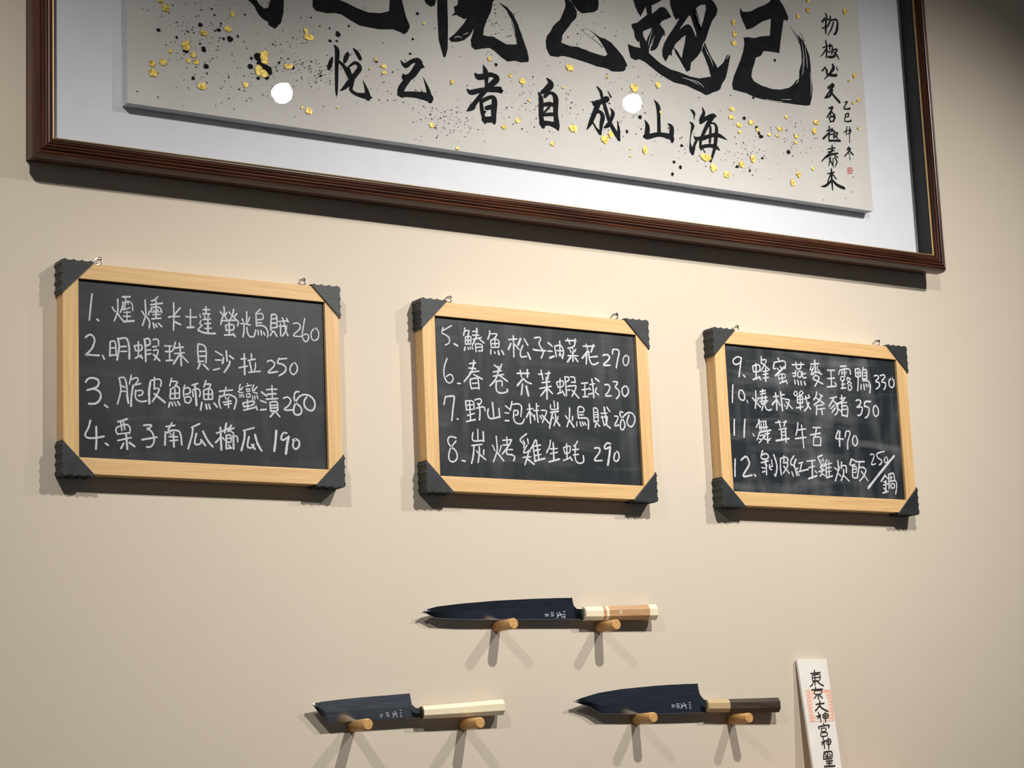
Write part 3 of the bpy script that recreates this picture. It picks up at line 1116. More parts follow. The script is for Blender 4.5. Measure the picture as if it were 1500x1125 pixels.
A_HOLE = """P 11415 28332 11517 28412 11631 28440 11635 28356 11557 28123 11499 27996 11469 28159
P 11248 28170 11281 28162 11327 28018 11382 27876 11382 27792 11338 27885 11294 27979 11216 28013 11123 27968 11017 27875 11127 28019
P 10217 27713 10308 27760 10409 27810 10370 27712 10309 27620 10280 27541 10251 27578 10218 27638
V 13819 28107 68 13847 27875 158 13847 27639 90
V 13892 28020 68 13915 27807 136 13917 27611 68
V 13831 27794 68 13810 27555 158 13777 27452 67
V 13973 27540 68 13976 27305 135 13952 27106 67
V 13635 27450 112 13674 27339 202 13620 27273 89
V 12866 26869 88 13080 26861 154 13273 26880 88
V 13253 26924 66 13472 26951 111
V 11015 27001 56 11193 26978 149 11369 26921 75
V 11194 26995 56 11372 26963 150 11487 26888 75
V 11598 27574 57 11679 27435 170 11721 27324 76
V 11554 27668 57 11613 27509 132
V 10426 27771 55 10345 27576 147 10319 27473 73
V 10459 27677 55 10388 27484 166
V 12040 27491 57 12087 27566 172 12114 27604 77
V 11405 28250 57 11471 28059 133
V 7413 27594 69 7524 27422 161 7561 27196 92
V 7485 27352 69 7561 27196 137 7580 27093 69
V 6376 26985 89 6447 27017 156 6516 27007 89
V 6541 27053 67 6636 27110 134"""
A_MID = """V 4163 26496 424 4205 26421 849 4190 26178 706 4174 25774 506 4172 25667 84
V 4114 26300 282 4090 26229 704 4051 26116 675 4043 26088 281
V 4229 26257 424 4328 26172 708 4411 26036 850 4454 26016 851
V 4393 26410 569 4362 26338 852 4330 26259 567
V 4377 26354 284 4474 26416 57
V 4498 26501 285 4555 26449 714 4618 26351 686 4625 26345 286
V 4378 26166 283 4521 26275 570 4599 26206 855 4529 26095 853 4453 26003 851 4332 25851 706 4236 25772 141
V 4400 26156 567 4433 26040 709
V 4462 26031 993 4443 25894 708 4433 25812 637 4533 25759 638 4709 25751 996 4804 25738 200
V 4730 25734 1139 4712 25852 712 4651 26005 85
|
V 5350 26439 146 5430 26366 874 5554 26454 731 5669 26485 1027 5704 26422 1468 5779 26392 294
V 5689 26420 1321 5545 26220 1168 5407 26158 1018 5394 26224 204
V 5514 26201 1021 5355 25987 1160 5337 25889 1303 5381 25875 1014
V 5306 25871 868 5593 25905 1078 5851 25895 1466 5887 25852 733
V 5865 25856 1173 5841 26017 734 5757 26224 59
|
V 6909 26606 135 6952 26481 1076 6958 26296 672 6947 26207 671
V 6760 26415 669 6822 26381 1072 7050 26459 809 7092 26446 810
V 7134 26453 811 7160 26388 1081 6953 26196 939 6732 25941 799 6658 25844 1062 6550 25761 79
V 6581 26141 266 6655 26097 932 6882 26173 804 7180 26222 1080 7236 26212 1081 7265 26216 406
V 6838 25981 668 6857 25786 800 6898 25619 533
V 6845 25975 801 7032 26070 671 7100 26030 1076 7076 25816 1073 7075 25649 803
V 6938 25871 802 7052 25912 805
V 6864 25787 800 6914 25806 401
V 6887 25666 1067 7070 25698 1072
|
V 8159 26559 277 8235 26471 1248 8134 26355 1106 8043 26298 689
V 7978 26288 275 8022 26175 963 8007 25883 960 8035 25724 1097
V 8098 26236 690 8219 26317 554 8317 26242 1109 8303 25987 968 8320 25762 1105 8338 25689 414
V 8046 26077 688 8194 26123 691 8296 26113 554
V 8076 25956 413 8161 26043 414 8193 26098 690
V 8052 25908 550 8199 25941 689 8301 25949 553
V 8015 25759 1097 8161 25778 825 8306 25760 1242
|
V 9177 26562 266 9250 26489 666 9273 26395 666 9332 26211 799 9403 25980 798 9519 25791 932 9590 25680 533
V 9570 25702 799 9587 25860 601 9569 26015 134
V 9063 26293 132 9123 26254 1192 9239 26306 930 9371 26373 1201
V 9179 26249 1061 9084 26056 925 9004 25901 790 8927 25778 210
V 9401 26516 187 9459 26422 401
V 9055 26040 528 9186 26130 663 9267 26057 929 9229 25908 794 9198 25730 396
V 9192 25747 793 9112 25832 396 9061 25909 396
V 9439 26214 267 9484 26136 801 9417 25982 665 9356 25901 797 9275 25854 185
|
V 10385 26494 219 10451 26393 958 10455 26222 751 10441 25914 817
V 10149 26106 190 10200 26004 949 10173 25818 1082
V 10122 25811 675 10210 25823 947 10447 25891 817 10695 25875 1095 10712 25804 685
V 10652 26108 274 10722 26050 961 10703 25888 959 10712 25804 548
|
V 11157 26442 218 11220 26396 681 11237 26338 409
V 11221 26312 272 11233 26277 191
V 11133 26203 271 11187 26150 747 11141 26011 325 11107 25837 270 11126 25696 946 11150 25626 405
V 11144 25650 811 11199 25801 542 11250 25904 543 11196 25964 190
V 11222 25925 543 11385 25946 817 11567 26019 684 11747 26049 825 11935 25989 138
V 11426 26510 219 11449 26416 685 11380 26285 819 11361 26222 546
V 11369 26235 682 11501 26326 822 11654 26396 825 11713 26392 413
V 11653 26383 825 11523 26220 822 11389 25995 681 11335 25867 612 11341 25747 543
V 11553 26236 274 11576 26142 548 11543 25895 546
V 11568 26238 274 11658 26256 412 11712 26184 687 11683 25986 823 11638 25786 684 11532 25542 408
V 11329 25782 679 11524 25832 682 11671 25826 822 11749 25782 274
V 11385 25753 272 11418 25697 272"""
A_SMALL = """V 14448 28741 266 14475 28696 304 14441 28542 341 14426 28376 303 14433 28344 114
V 14430 28656 228 14357 28570 379
V 14363 28587 151 14565 28661 266
V 14339 28436 189 14501 28528 266
V 14569 28712 267 14538 28591 304 14410 28422 227
V 14562 28628 228 14699 28667 343 14731 28606 382 14702 28470 457 14641 28370 304 14612 28389 152
V 14632 28607 267 14567 28464 266 14462 28316 114
V 14411 28210 302 14417 28047 340 14391 27880 264
V 14326 28065 226 14518 28145 189
V 14396 28044 264 14326 27951 226 14249 27882 113
V 14426 28032 189 14473 27990 227
V 14509 28160 341 14490 28058 265
V 14484 28107 227 14558 28135 265 14533 27967 265
V 14464 28005 189 14527 28023 189
V 14445 27904 415 14549 27920 378 14613 27947 265
V 14551 28052 265 14667 28086 304 14618 27997 265 14537 27902 189
V 14579 28023 265 14656 27970 341 14701 27895 190
V 14354 27695 263 14265 27608 262
V 14363 27680 225 14374 27568 300
V 14535 27771 377 14550 27708 566 14458 27596 376 14302 27451 112
V 14391 27652 263 14394 27571 300 14475 27558 451 14600 27577 453 14613 27612 189
V 14625 27736 227 14650 27674 227
V 14369 27291 187 14510 27385 564 14484 27324 376 14393 27213 300 14290 27093 261
V 14391 27310 450 14499 27375 376
V 14490 27276 300 14407 27150 374 14301 27103 187
V 14419 27282 262 14483 27194 413 14635 27069 489
V 14365 26910 261 14460 26947 374
V 14460 26939 337 14389 26832 299 14302 26731 223
V 14421 26853 261 14498 26799 299
V 14411 26851 224 14393 26768 224
V 14359 26731 298 14383 26654 261
V 14370 26741 224 14496 26774 374 14457 26680 299
V 14373 26661 224 14467 26678 224
V 14345 26568 260 14333 26438 297 14312 26322 260
V 14275 26470 223 14423 26530 186
V 14322 26436 260 14180 26313 370
V 14412 26529 335 14387 26477 223
V 14376 26468 223 14460 26495 261 14428 26370 260
V 14340 26407 223 14434 26435 223
V 14320 26291 371 14443 26308 335 14577 26325 448
V 14446 26453 224 14539 26465 261 14447 26356 223
V 14473 26408 224 14530 26367 261
V 14383 26211 260 14352 26087 296 14188 25954 258 14099 25866 147
V 14274 26125 222 14451 26172 223
V 14279 26070 222 14426 26121 223
V 14219 25966 258 14378 26042 297 14503 26074 297
V 14380 26058 260 14496 25993 260
V 14321 25971 259 14267 25820 185
V 14289 25951 259 14369 25825 296
V 14424 25984 297 14468 25909 260 14407 25798 111
V 14381 25962 222 14371 25849 222
V 14322 25755 295 14314 25555 369 14317 25364 221
V 14222 25655 184 14388 25707 222
V 14292 25648 258 14208 25502 184
V 14344 25670 222 14418 25583 259
V 14302 25537 369 14160 25425 404 14047 25395 146
V 14324 25556 295 14428 25473 480 14597 25429 482
V 14760 27079 189 14834 27106 189 14764 27014 226 14738 26954 226 14874 26973 302 14866 27004 113
V 14748 26842 188 14834 26878 264 14829 26820 226 14754 26794 188 14737 26718 225 14883 26738 264 14875 26770 113
V 14759 26843 188 14750 26793 188
V 14779 26619 188 14751 26542 188 14685 26493 150
V 14752 26550 225 14743 26452 150
V 14782 26538 188 14867 26566 188 14840 26506 188 14776 26481 150
V 14841 26619 188 14812 26316 150
V 14784 26231 225 14737 26169 187
V 14750 26195 225 14823 26204 262 14753 26122 224 14663 26038 187
V 14768 26173 225 14874 26098 300
V 14773 26109 187 14790 26079 187
V 14787 26046 187 14796 25991 150"""
A_SEAL = """S168 14716 25828 14830 25845
S149 14714 25808 14765 25812
S168 14718 25786 14856 25797
S149 14786 25817 14832 25820
S168 14711 25760 14772 25771
S149 14792 25770 14827 25768
S168 14709 25737 14821 25748
S168 14712 25718 14811 25727
S149 14722 25832 14715 25715
S149 14773 25832 14760 25727
S149 14825 25833 14810 25740"""
T_TEXT = """S251 13322 16751 13303 16596 13283 16495
S229 13228 16697 13447 16713
S209 13258 16669 13250 16569 13395 16577 13427 16677 13270 16669
S209 13261 16623 13413 16631
S230 13276 16578 13226 16505 13173 16478
S293 13335 16577 13396 16522 13472 16484
S271 13288 16459 13281 16423
S271 13196 16415 13437 16430
S229 13253 16405 13252 16341 13385 16349 13408 16403 13252 16401
S271 13324 16340 13314 16259
S229 13284 16323 13226 16269
S271 13356 16322 13406 16276
S271 13242 16169 13424 16184
S292 13338 16231 13307 16141 13208 16061
S334 13311 16159 13360 16104 13480 16047
S250 13262 16033 13278 15996
S229 13212 15961 13312 15987 13228 15925
S250 13295 15960 13289 15870
S229 13361 15995 13361 15932 13458 15939 13470 16002 13361 15995
S208 13360 15962 13464 15970
S271 13416 16030 13395 15868
S250 13342 15842 13349 15814
S249 13230 15754 13237 15790 13456 15812 13435 15768
S208 13279 15762 13275 15708 13364 15715 13374 15763 13279 15762
S228 13251 15681 13252 15628 13372 15634 13383 15688 13251 15681
S249 13282 15600 13286 15564
S228 13230 15520 13332 15554 13235 15484
S249 13291 15528 13281 15420
S229 13357 15562 13354 15490 13427 15498 13442 15569 13357 15562
S208 13358 15530 13435 15533
S271 13400 15597 13374 15409
S249 13255 15350 13225 15261
S270 13256 15358 13424 15363 13414 15256
S229 13343 15374 13316 15241
S207 13275 15331 13303 15295
S208 13369 15329 13397 15292
S207 13264 15278 13382 15275
S228 13221 15243 13400 15247
S249 13273 15206 13416 15211
S270 13344 15204 13332 15124
S249 13277 15167 13396 15170
S310 13220 15119 13446 15121"""
T_SEAL = """S124 13060 16412 13626 16413 13590 15882 13052 15874 13060 16412
S291 13082 16380 13154 16382
S290 13066 16325 13157 16342
S290 13072 16271 13160 16297
S290 13073 16217 13152 16234
S290 13070 16162 13147 16170
S290 13066 16108 13141 16107
S290 13065 16054 13144 16035
S290 13068 16000 13166 15971
S290 13071 15946 13183 15935
S290 13072 15901 13151 15894
S291 13109 16397 13104 16252 13111 16108 13095 15910
S209 13407 16398 13599 16399
S293 13486 16375 13595 16377
S293 13511 16320 13611 16337
S293 13524 16265 13607 16282
S293 13530 16210 13603 16218
S293 13526 16156 13605 16158
S293 13515 16101 13598 16096
S293 13511 16047 13590 16036
S293 13479 15984 13586 15982
S293 13480 15929 13582 15928
S294 13586 16392 13580 16246 13586 16100 13569 15901
S208 13236 16378 13193 16342
S209 13382 16394 13490 16393"""
K_T = """S150 7769 17665 7836 17666
S150 7768 17638 7834 17644
S121 7877 17693 7936 17694
S121 7885 17666 7935 17669
S151 7884 17639 7940 17645
S181 7996 17689 8027 17648 7992 17612
S182 8043 17703 8074 17662 8098 17613
S151 8000 17648 8101 17668
S152 8124 17712 8157 17712
S152 8121 17668 8155 17668
S121 8119 17635 8160 17641
S152 8122 17618 8155 17619"""
K_L = """S139 4723 16140 4761 16143
S139 4722 16112 4760 16117
S116 4824 16168 4862 16172
S116 4823 16142 4874 16150
S139 4835 16116 4880 16124
S163 4937 16166 4961 16135 4940 16105
S163 4975 16187 4999 16150 5011 16113
S116 4948 16136 5007 16161
S117 5064 16203 5090 16203
S117 5068 16164 5093 16168
S117 5072 16133 5092 16137
S117 5071 16107 5096 16111"""
K_R = """S169 10182 16202 10239 16201
S169 10186 16171 10237 16176
S141 10272 16220 10335 16219
S170 10276 16188 10340 16189
S141 10281 16160 10344 16164
S198 10374 16219 10403 16186 10369 16148
S199 10432 16235 10460 16185 10480 16142
S170 10371 16179 10484 16202
S142 10535 16242 10573 16241
S142 10539 16209 10571 16211
S142 10542 16171 10568 16176
S142 10547 16146 10573 16145"""
T_WASH = """P 13064 16409 13397 16409 13264 16341 13183 16233 13151 16107 13156 15981 13230 15875 13052 15874
P 13397 16409 13623 16410 13587 15882 13290 15877 13426 15958 13511 16083 13528 16228 13491 16338"""
GOLD_DOTS = "1309 26636 703 1225 26736 410 2413 26725 482 2323 26472 600 1923 26341 593 1628 26101 822 1376 25976 350 1745 25977 530 1082 25732 519 1251 25778 580 1095 25593 749 1669 25865 411 1793 25870 530 2934 26147 851 2932 26059 607 2830 25898 786 2906 25851 787 1891 25499 705 2601 25626 479 3713 26564 746 3662 26660 435 3343 26034 613 3680 25365 614 3556 25406 245 4888 26389 320 4773 26212 191 5033 26291 449 5036 26186 384 6294 26221 462 5880 25429 454 6350 25112 327 7259 25592 470 7030 26719 405 5801 27129 263 7428 26498 340 4177 25493 187 8630 26818 790 7657 26430 598 8480 26444 261 7780 26126 256 9408 26762 268 9960 26648 813 10468 26784 595 8635 25760 782 7537 25740 508 8205 25427 429 9284 25652 794 9408 25756 620 10121 25569 629 10494 26297 319 9808 25548 223 9800 25419 223 11423 25605 926 11586 25436 743 11871 25348 653 12220 25582 660 12488 25715 665 12077 26572 569 12055 26422 568 12220 26298 569 12225 26174 379 12500 26387 573 12635 26271 383 12902 26214 385 13165 26355 582 13085 26217 387 13539 26265 488 13508 26154 390 14029 26596 594 13971 26429 592 13531 25555 631 13373 25384 676 13875 25704 392 13328 26598 341 13774 28571 451 14022 28735 504 14037 28913 404 14926 28864 618 12244 28211 579 12253 27991 578 12224 27816 577 15050 27639 534 15110 27170 456 14904 27516 266 15058 26624 340 14968 27092 303"
INK_DOTS = "1190 26274 291 1871 26465 356 2171 26433 299 2356 26318 480 2253 26307 209 2488 26382 211 1919 26090 414 1861 26167 177 1627 26021 411 1956 25823 384 1739 25605 293 2693 25935 422 2819 26114 666 2863 26005 606 2969 25919 849 2618 26754 152 2212 26541 180 2109 26663 150 1482 26207 205 2821 25766 272 2966 25802 364 841 25267 114 1169 25230 115 2711 26069 241 4229 26691 379 4214 26725 252 4080 26772 157 4200 26582 189 3415 26030 307 3182 26068 214 4080 26563 251 5689 27280 263 5587 26833 196 5527 26579 195 4422 26864 190 4903 26346 192 7158 26645 271 13151 27641 245 13326 25948 388 10860 25358 319 10679 25214 318 12708 25756 239 12349 26442 333 12714 26155 383 12667 26212 287 12403 25488 236 12124 25528 282 12589 26855 240 9756 25851 268 10048 26145 361 10912 25752 275 10728 25435 273 11183 25726 230 12623 26311 287"
KNIVES = {'T': {'spine': [[0.55175, 1.76747], [0.56056, 1.77283], [0.57927, 1.77724], [0.62315, 1.78221], [0.68691, 1.78747], [0.75193, 1.79092], [0.80157, 1.79286], [0.8317, 1.79349]], 'edge': [[0.55175, 1.76747], [0.5603, 1.76621], [0.57543, 1.75917], [0.62207, 1.75734], [0.68549, 1.75774], [0.75025, 1.75841], [0.7997, 1.75873], [0.84589, 1.75901]], 'neck': [[0.83217, 1.7899], [0.83372, 1.78161], [0.83912, 1.77612], [0.8519, 1.7754], [0.8509, 1.75822], [0.84589, 1.75901]], 'handle': [[[0.85278, 1.77902], [0.85151, 1.75711]], [[0.88684, 1.78018], [0.88548, 1.75759]], [[0.97892, 1.78389], [0.97728, 1.75899]], [[0.99587, 1.78434], [0.99418, 1.7591]]]}, 'L': {'spine': [[0.3594, 1.63225], [0.37589, 1.6352], [0.40025, 1.63741], [0.43717, 1.64035], [0.46203, 1.64175], [0.4871, 1.64316], [0.50732, 1.64443], [0.52563, 1.64551]], 'edge': [[0.35939, 1.63182], [0.36591, 1.62366], [0.38466, 1.60359], [0.42373, 1.60497], [0.46083, 1.60641], [0.48583, 1.60723], [0.51104, 1.60807], [0.5403, 1.60927]], 'neck': [[0.52621, 1.6407], [0.5283, 1.62867], [0.53448, 1.62377], [0.5426, 1.62233], [0.54207, 1.6088], [0.5403, 1.60927]], 'handle': [[[0.54529, 1.62579], [0.54454, 1.60658]], [[0.61485, 1.62959], [0.61392, 1.60816]], [[0.69066, 1.63431], [0.68949, 1.61015]]]}, 'R': {'spine': [[0.82539, 1.62964], [0.84363, 1.63499], [0.87416, 1.64196], [0.92025, 1.64759], [0.98258, 1.6519], [1.01416, 1.65333], [1.04601, 1.65427], [1.07557, 1.65474]], 'edge': [[0.82536, 1.62915], [0.8577, 1.61891], [0.87579, 1.60859], [0.91773, 1.60737], [0.964, 1.60682], [1.01095, 1.6065], [1.04264, 1.60646], [1.08757, 1.60695]], 'neck': [[1.07599, 1.64713], [1.07847, 1.63696], [1.08594, 1.62875], [1.09164, 1.62715], [1.09019, 1.60742], [1.08757, 1.60695]], 'handle': [[[1.09075, 1.62818], [1.08924, 1.60768]], [[1.1354, 1.62859], [1.13373, 1.60668]], [[1.24311, 1.62946], [1.24107, 1.60487]]]}}
PEGS = {'T1': [0.6939, 1.7482, 0.0488], 'T2': [0.8897, 1.7475, 0.0505], 'L1': [0.4312, 1.5989, 0.0589], 'L2': [0.626, 1.5975, 0.0578], 'R1': [0.9535, 1.5995, 0.0521], 'R2': [1.1498, 1.5951, 0.0472]}
BOARDS = [[-0.0048, 2.238, 0.3909, 1.9799], [0.5861, 2.2337, 0.9774, 1.9788], [1.1667, 2.2338, 1.5631, 1.977]]
# ------------------------------------------------------------------ the room
def struct(o): o['kind'] = 'structure'; return o
struct(MB().box(-4.2, 6.2, 0.0, 0.12, 0, 3.4).build('wall_back', M['wall']))
struct(MB().box(-4.2, 6.2, -6.5, 0.12, -0.1, 0).build('floor', M['floor']))
struct(MB().box(-4.2, 6.2, -6.5, 0.12, 3.4, 3.5).build('ceiling', M['ceiling']))

# ------------------------------------------------------------------ framed calligraphy in a shadow box
X0, X1, Z0, Z1 = -0.0795, 1.6835, 2.4045, 3.150
FW = 0.030
pic = thing('framed_calligraphy', 'large shadow-box frame of reeded dark brown wood with brush calligraphy flecked with gold', 'picture frame', ((X0 + X1) / 2, 0, Z0))
PROF = [(.006, -.0005), (.006, -.020), (.0005, -.024), (0, -.040), (.001, -.046), (.0035, -.0525), (.006, -.0545), (.0080, -.0535), (.0088, -.0515),
        (.0100, -.0535), (.0115, -.0550), (.0130, -.0545), (.0142, -.0510), (.0155, -.0530), (.0170, -.0540), (.0185, -.0525), (.0194, -.0495),
        (.0207, -.0515), (.0222, -.0520), (.0236, -.0505), (.0243, -.0480), (.0255, -.0495), (.0270, -.0495), (.0280, -.0480), (.0280, -.0005)]
def rail(side, prof, name, mat, smooth=False, inset=0.0):
    def pt(u, y, e):
        u += inset
        if side == 'b': return (X0 + u if e == 0 else X1 - u, y, Z0 + u)
        if side == 't': return (X0 + u if e == 0 else X1 - u, y, Z1 - u)
        if side == 'l': return (X0 + u, y, Z0 + u if e == 0 else Z1 - u)
        return (X1 - u, y, Z0 + u if e == 0 else Z1 - u)
    return MB().loft([[pt(u, y, e) for u, y in prof] for e in (0, 1)]).build(name, mat, pic)
for s in 'btlr':
    rail(s, PROF, 'frame_rail', M['mahogany_h'] if s in 'bt' else M['mahogany_v'])
    r_ = rail(s, [(.0281, -.0476), (.0281, -.0492), (.0291, -.0498), (.0300, -.0492), (.0300, -.0476)], 'gilt_lip', M['gilt']); r_['label'] = 'thin gold inner lip'
    r_ = rail(s, [(.0281, -.001), (.0281, -.0475), (.0298, -.0475), (.0298, -.001)], 'shadow_box_liner', M['liner']); r_['label'] = 'black inner side of the box'
mb = MB().box(X0 + .030, X1 - .030, -.0125, -.002, Z0 + .030, Z1 - .030).build('mat_board', M['mat'], pic); mb['label'] = 'bluish white backing board'
AX0, AX1, AZ0, AZ1, AY = 0.0690, 1.5270, 2.5075, 3.045, -0.0335
pb = MB().box(AX0 + .05, AX1 - .05, -.0146, -.0124, AZ0 + .05, AZ1 - .05).build('spacer_block', M['liner'], pic)
art = mesh_obj('artwork_panel', [], [], M['paper'], pic)
bpy.data.objects.remove(art)
ab = MB().box(AX0, AX1, AY, -.0145, AZ0, AZ1)
art = ab.build('artwork_panel', [M['paper'], M['panel_edge']], pic); art['label'] = 'floating panel of pale grey paper with writing'
for p in art.data.polygons: p.material_index = 0 if p.normal.y < -.5 else 1
onart = lambda x, z, l: (x, AY - .00012 - l, z)
for j_, ln_ in enumerate(A_BIG.strip().split('\n')):
    flat_mesh('large_brush_stroke', writing(ln_, onart, seed=3), M['ink'], art)
for ln_ in A_HOLE.strip().split('\n'): flat_mesh('paper_gap', writing(ln_, lambda x, z, l: (x, AY - .0003 - l, z)), M['paper'], art)
for c_, ln_ in zip('悅己者自成山海', A_MID.strip().split('\n|\n')):
    fs = flat_mesh('brush_character', writing(ln_, lambda x, z, l: (x, AY - .0003 - l, z), seed=4, jitter=False), M['ink'], art); fs['label'] = 'brush character ' + c_
fs = flat_mesh('signature_writing', writing(A_SMALL, onart, seed=5, jitter=False, bold=1.3), M['ink'], art); fs['label'] = 'two columns of small cursive brush characters'
fs = flat_mesh('seal_stamp', writing(A_SEAL, onart, seed=5), M['seal'], art); fs['label'] = 'tiny red seal'
def blobs(data, y, seed, scale=1.0, irr=.25, tail=0.0):
    rnd = random.Random(seed); a = [int(v) for v in data.split()]; V = []; F = []
    for i in range(0, len(a), 3):
        x, z, r = a[i] * 1e-4, a[i + 1] * 1e-4, a[i + 2] * 1e-5 * scale; n = len(V); k = 12
        st = rnd.uniform(.8, 1.15); V.append((x, y - .0002, z))
        for j in range(k):
            t_ = j * 2 * math.pi / k; rr = r * rnd.uniform(1 - irr, 1 + irr); V.append((x + math.cos(t_) * rr / st * 1.05, y, z + math.sin(t_) * rr * st))
        F += [(n, n + 1 + j, n + 1 + (j + 1) % k) for j in range(k)]
    return V, F
def each_blob(name, data, y, seed, scale, irr, mat):
    a = data.split()
    for i in range(0, len(a), 3): flat_mesh(name, blobs(' '.join(a[i:i + 3]), y, seed + i, scale, irr), mat, art)
each_blob('ink_blot', INK_DOTS, AY - .0012, 8, 1.0, .16, M['ink'])
each_blob('gold_fleck', GOLD_DOTS, AY - .0018, 9, 0.88, .2, M['fleck'])
# fine spatter, too many to count
rnd = random.Random(11); V = []; F = []
LL = [(AX0 + .12, 2.60, .06, .06, 90), (.25, 2.56, .09, .03, 90), (.33, 2.62, .05, .05, 150), (.38, 2.60, .03, .02, 90), (.30, 2.72, .05, .05, 60), (.62, 2.555, .05, .02, 130),
      (.78, 2.60, .06, .04, 80), (.72, 2.74, .04, .05, 90), (.83, 2.62, .06, .03, 50), (.90, 2.75, .05, .06, 90), (1.0, 2.66, .06, .04, 70), (1.08, 2.75, .03, .05, 50),
      (1.1, 2.58, .08, .03, 70), (1.24, 2.58, .05, .04, 90), (1.35, 2.62, .07, .04, 90), (1.44, 2.60, .04, .06, 50), (.5, 2.60, .1, .04, 60), (.95, 2.60, .12, .05, 80), (.8, 2.65, .5, .12, 260), (.2, 2.68, .06, .07, 60), (.15, 2.64, .05, .04, 50)]
for cx, cz, sx, sz, n_ in LL:
    for _ in range(n_):
        x = rnd.gauss(cx, sx * .6); z = rnd.gauss(cz, sz * .6)
        if not (AX0 + .005 < x < AX1 - .005 and AZ0 + .005 < z < AZ1 - .005): continue
        r = 0.00035 + abs(rnd.gauss(0, .00042)); n = len(V); ph = rnd.uniform(0, 3); st = rnd.uniform(.5, 1.6)
        for j in range(5): V.append((x + math.cos(ph + j * 1.2566) * r * st, AY - .0010, z + math.sin(ph + j * 1.2566) * r))
        F.append(tuple(range(n, n + 5)))
fs = flat_mesh('ink_spatter', (V, F), M['ink'], art); fs['kind'] = 'stuff'; fs['label'] = 'fine black ink spatter'
gp = MB().box(X0 + .0299, X1 - .0299, -.0448, -.0430, Z0 + .0299, Z1 - .0299).build('glass_pane', M['glass'], pic); gp['label'] = 'clear glass pane reflecting spotlights'

# ------------------------------------------------------------------ chalkboards
BT = ['left', 'middle', 'right']
BL = ['left one of three chalkboards, items 1 to 4, pine frame, dark corner guards',
      'middle one of three chalkboards, items 5 to 8, pine frame, dark corner guards',
      'right one of three chalkboards, items 9 to 12, pine frame, dark corner guards']
TXT = [['1. 煙燻卡士達螢光烏賊 260', '2. 明蝦珠貝沙拉 250', '3. 脆皮魚師魚南蠻漬 280', '4. 栗子南瓜櫛瓜 190'],
       ['5. 鰆魚松子油菜花 270', '6. 春卷芥茉蝦球 230', '7. 野山泡椒炭烤烏賊 280', '8. 炭烤雞生蚝 290'],
       ['9. 蜂蜜燕麥玉露鴨 330', '10. 燒椒戰斧豬 350', '11. 舞茸牛舌 470', '12. 剝皮紅玉雞炊飯 250/鍋']]
EYES = [(0.0301, 0.3599), (0.6201, 0.9454), (1.2029, 1.5308)]
CH = [[CHALK1_1, CHALK1_2, CHALK1_3, CHALK1_4], [CHALK2_1, CHALK2_2, CHALK2_3, CHALK2_4], [CHALK3_1, CHALK3_2, CHALK3_3, CHALK3_4]]
RW = 0.0235; YF = -0.026; YB = -0.0012
def guard(cx, cz, sx, sz, parent):
    # cx, cz outer corner of the frame; sx, sz = direction towards the board centre
    L = 0.0475; o = 0.0022
    def edge(n=4, L=L):      # bumpy outer line from corner to the far end, offset outwards
        pts = []; N_ = 40
        for i in range(N_ + 1):
            s_ = i / N_ * L
            h = 0
            for b_ in range(n):
                c_ = .003 + b_ * .0128
                h = max(h, .0017 * max(0, 1 - ((s_ - c_) / .0026) ** 2))
            pts.append((s_, o + h))
        return pts
    e = edge()
    poly = [(-h, s_) for s_, h in e][::-1] + [(s_, -h) for s_, h in e][1:]
    poly[len(e) - 1] = (-o, -o)
    m_ = MB().prism([(cx + sx * a, cz + sz * b) for a, b in poly], YF - .0022, YB).build('corner_guard', M['rubber'], parent)
    return bevel(m_, .0005, 2, 50)
boards = []
for i, (bx0, bz1, bx1, bz0) in enumerate(BOARDS):
    bt = thing('menu_chalkboard', BL[i], 'chalkboard', ((bx0 + bx1) / 2, 0, (bz0 + bz1) / 2), 'menu chalkboards on the wall')
    ox0, ox1, oz0, oz1 = bx0 - RW, bx1 + RW, bz0 - RW, bz1 + RW
    for (a, b_, c, d, mt) in ((ox0, ox1, bz1, oz1, 'pine_h'), (ox0, ox1, oz0, bz0, 'pine_h'), (ox0, bx0, bz0, bz1, 'pine_v'), (bx1, ox1, bz0, bz1, 'pine_v')):
        bevel(MB().box(a, b_, YF, YB, c, d).build('frame_rail', M[mt], bt), .0008, 2)
    pan = MB().box(bx0 - .0005, bx1 + .0005, -.021, -.012, bz0 - .0005, bz1 + .0005).build('writing_surface', board_mat(3.0 + 7 * i, (0.07, 0.15, 0.26)[i]), bt)  # smudges stronger on middle and right boards, painting in their paler sheen
    pan['label'] = 'black chalkboard surface with faint smudges and painted-in sheen'
    for cx, cz, sx, sz in ((ox0, oz1, 1, -1), (ox1, oz1, -1, -1), (ox0, oz0, 1, 1), (ox1, oz0, -1, 1)): guard(cx, cz, sx, sz, bt)
    for j in range(4):
        w_ = flat_mesh('chalk_writing', writing(CH[i][j], lambda x, z, l: (x, -.0212 - l, z), seed=20 + i * 4 + j), M['chalk'], pan)
        w_['label'] = 'white chalk line ' + TXT[i][j]
    for k, ex in enumerate(EYES[i]):
        q = MB(); zt = oz1 + .0062
        q.torus((ex, -.013, zt + .0012), .0048, .0013, (.45, 1, -.1)); q.tube((ex, -.013, oz1 - .001), (ex, -.013, zt - .002), .0011, n=8)
        e_ = q.build('screw_eye', M['chrome'], bt, True); e_['label'] = 'small chrome ring'
        nl = MB().tube((ex + .001, 0.0, zt + .0035), (ex + .001, -.0165, zt + .0042), .0010, n=8).tube((ex + .001, -.0164, zt + .0042), (ex + .001, -.0178, zt + .0043), .0030, n=12)
        tag(nl.build('wall_nail', M['chrome'], None, True), 'silver nail in the %s ring above the %s chalkboard' % (('left', 'right')[k], BT[i]), 'nail', 'nails holding the chalkboards')

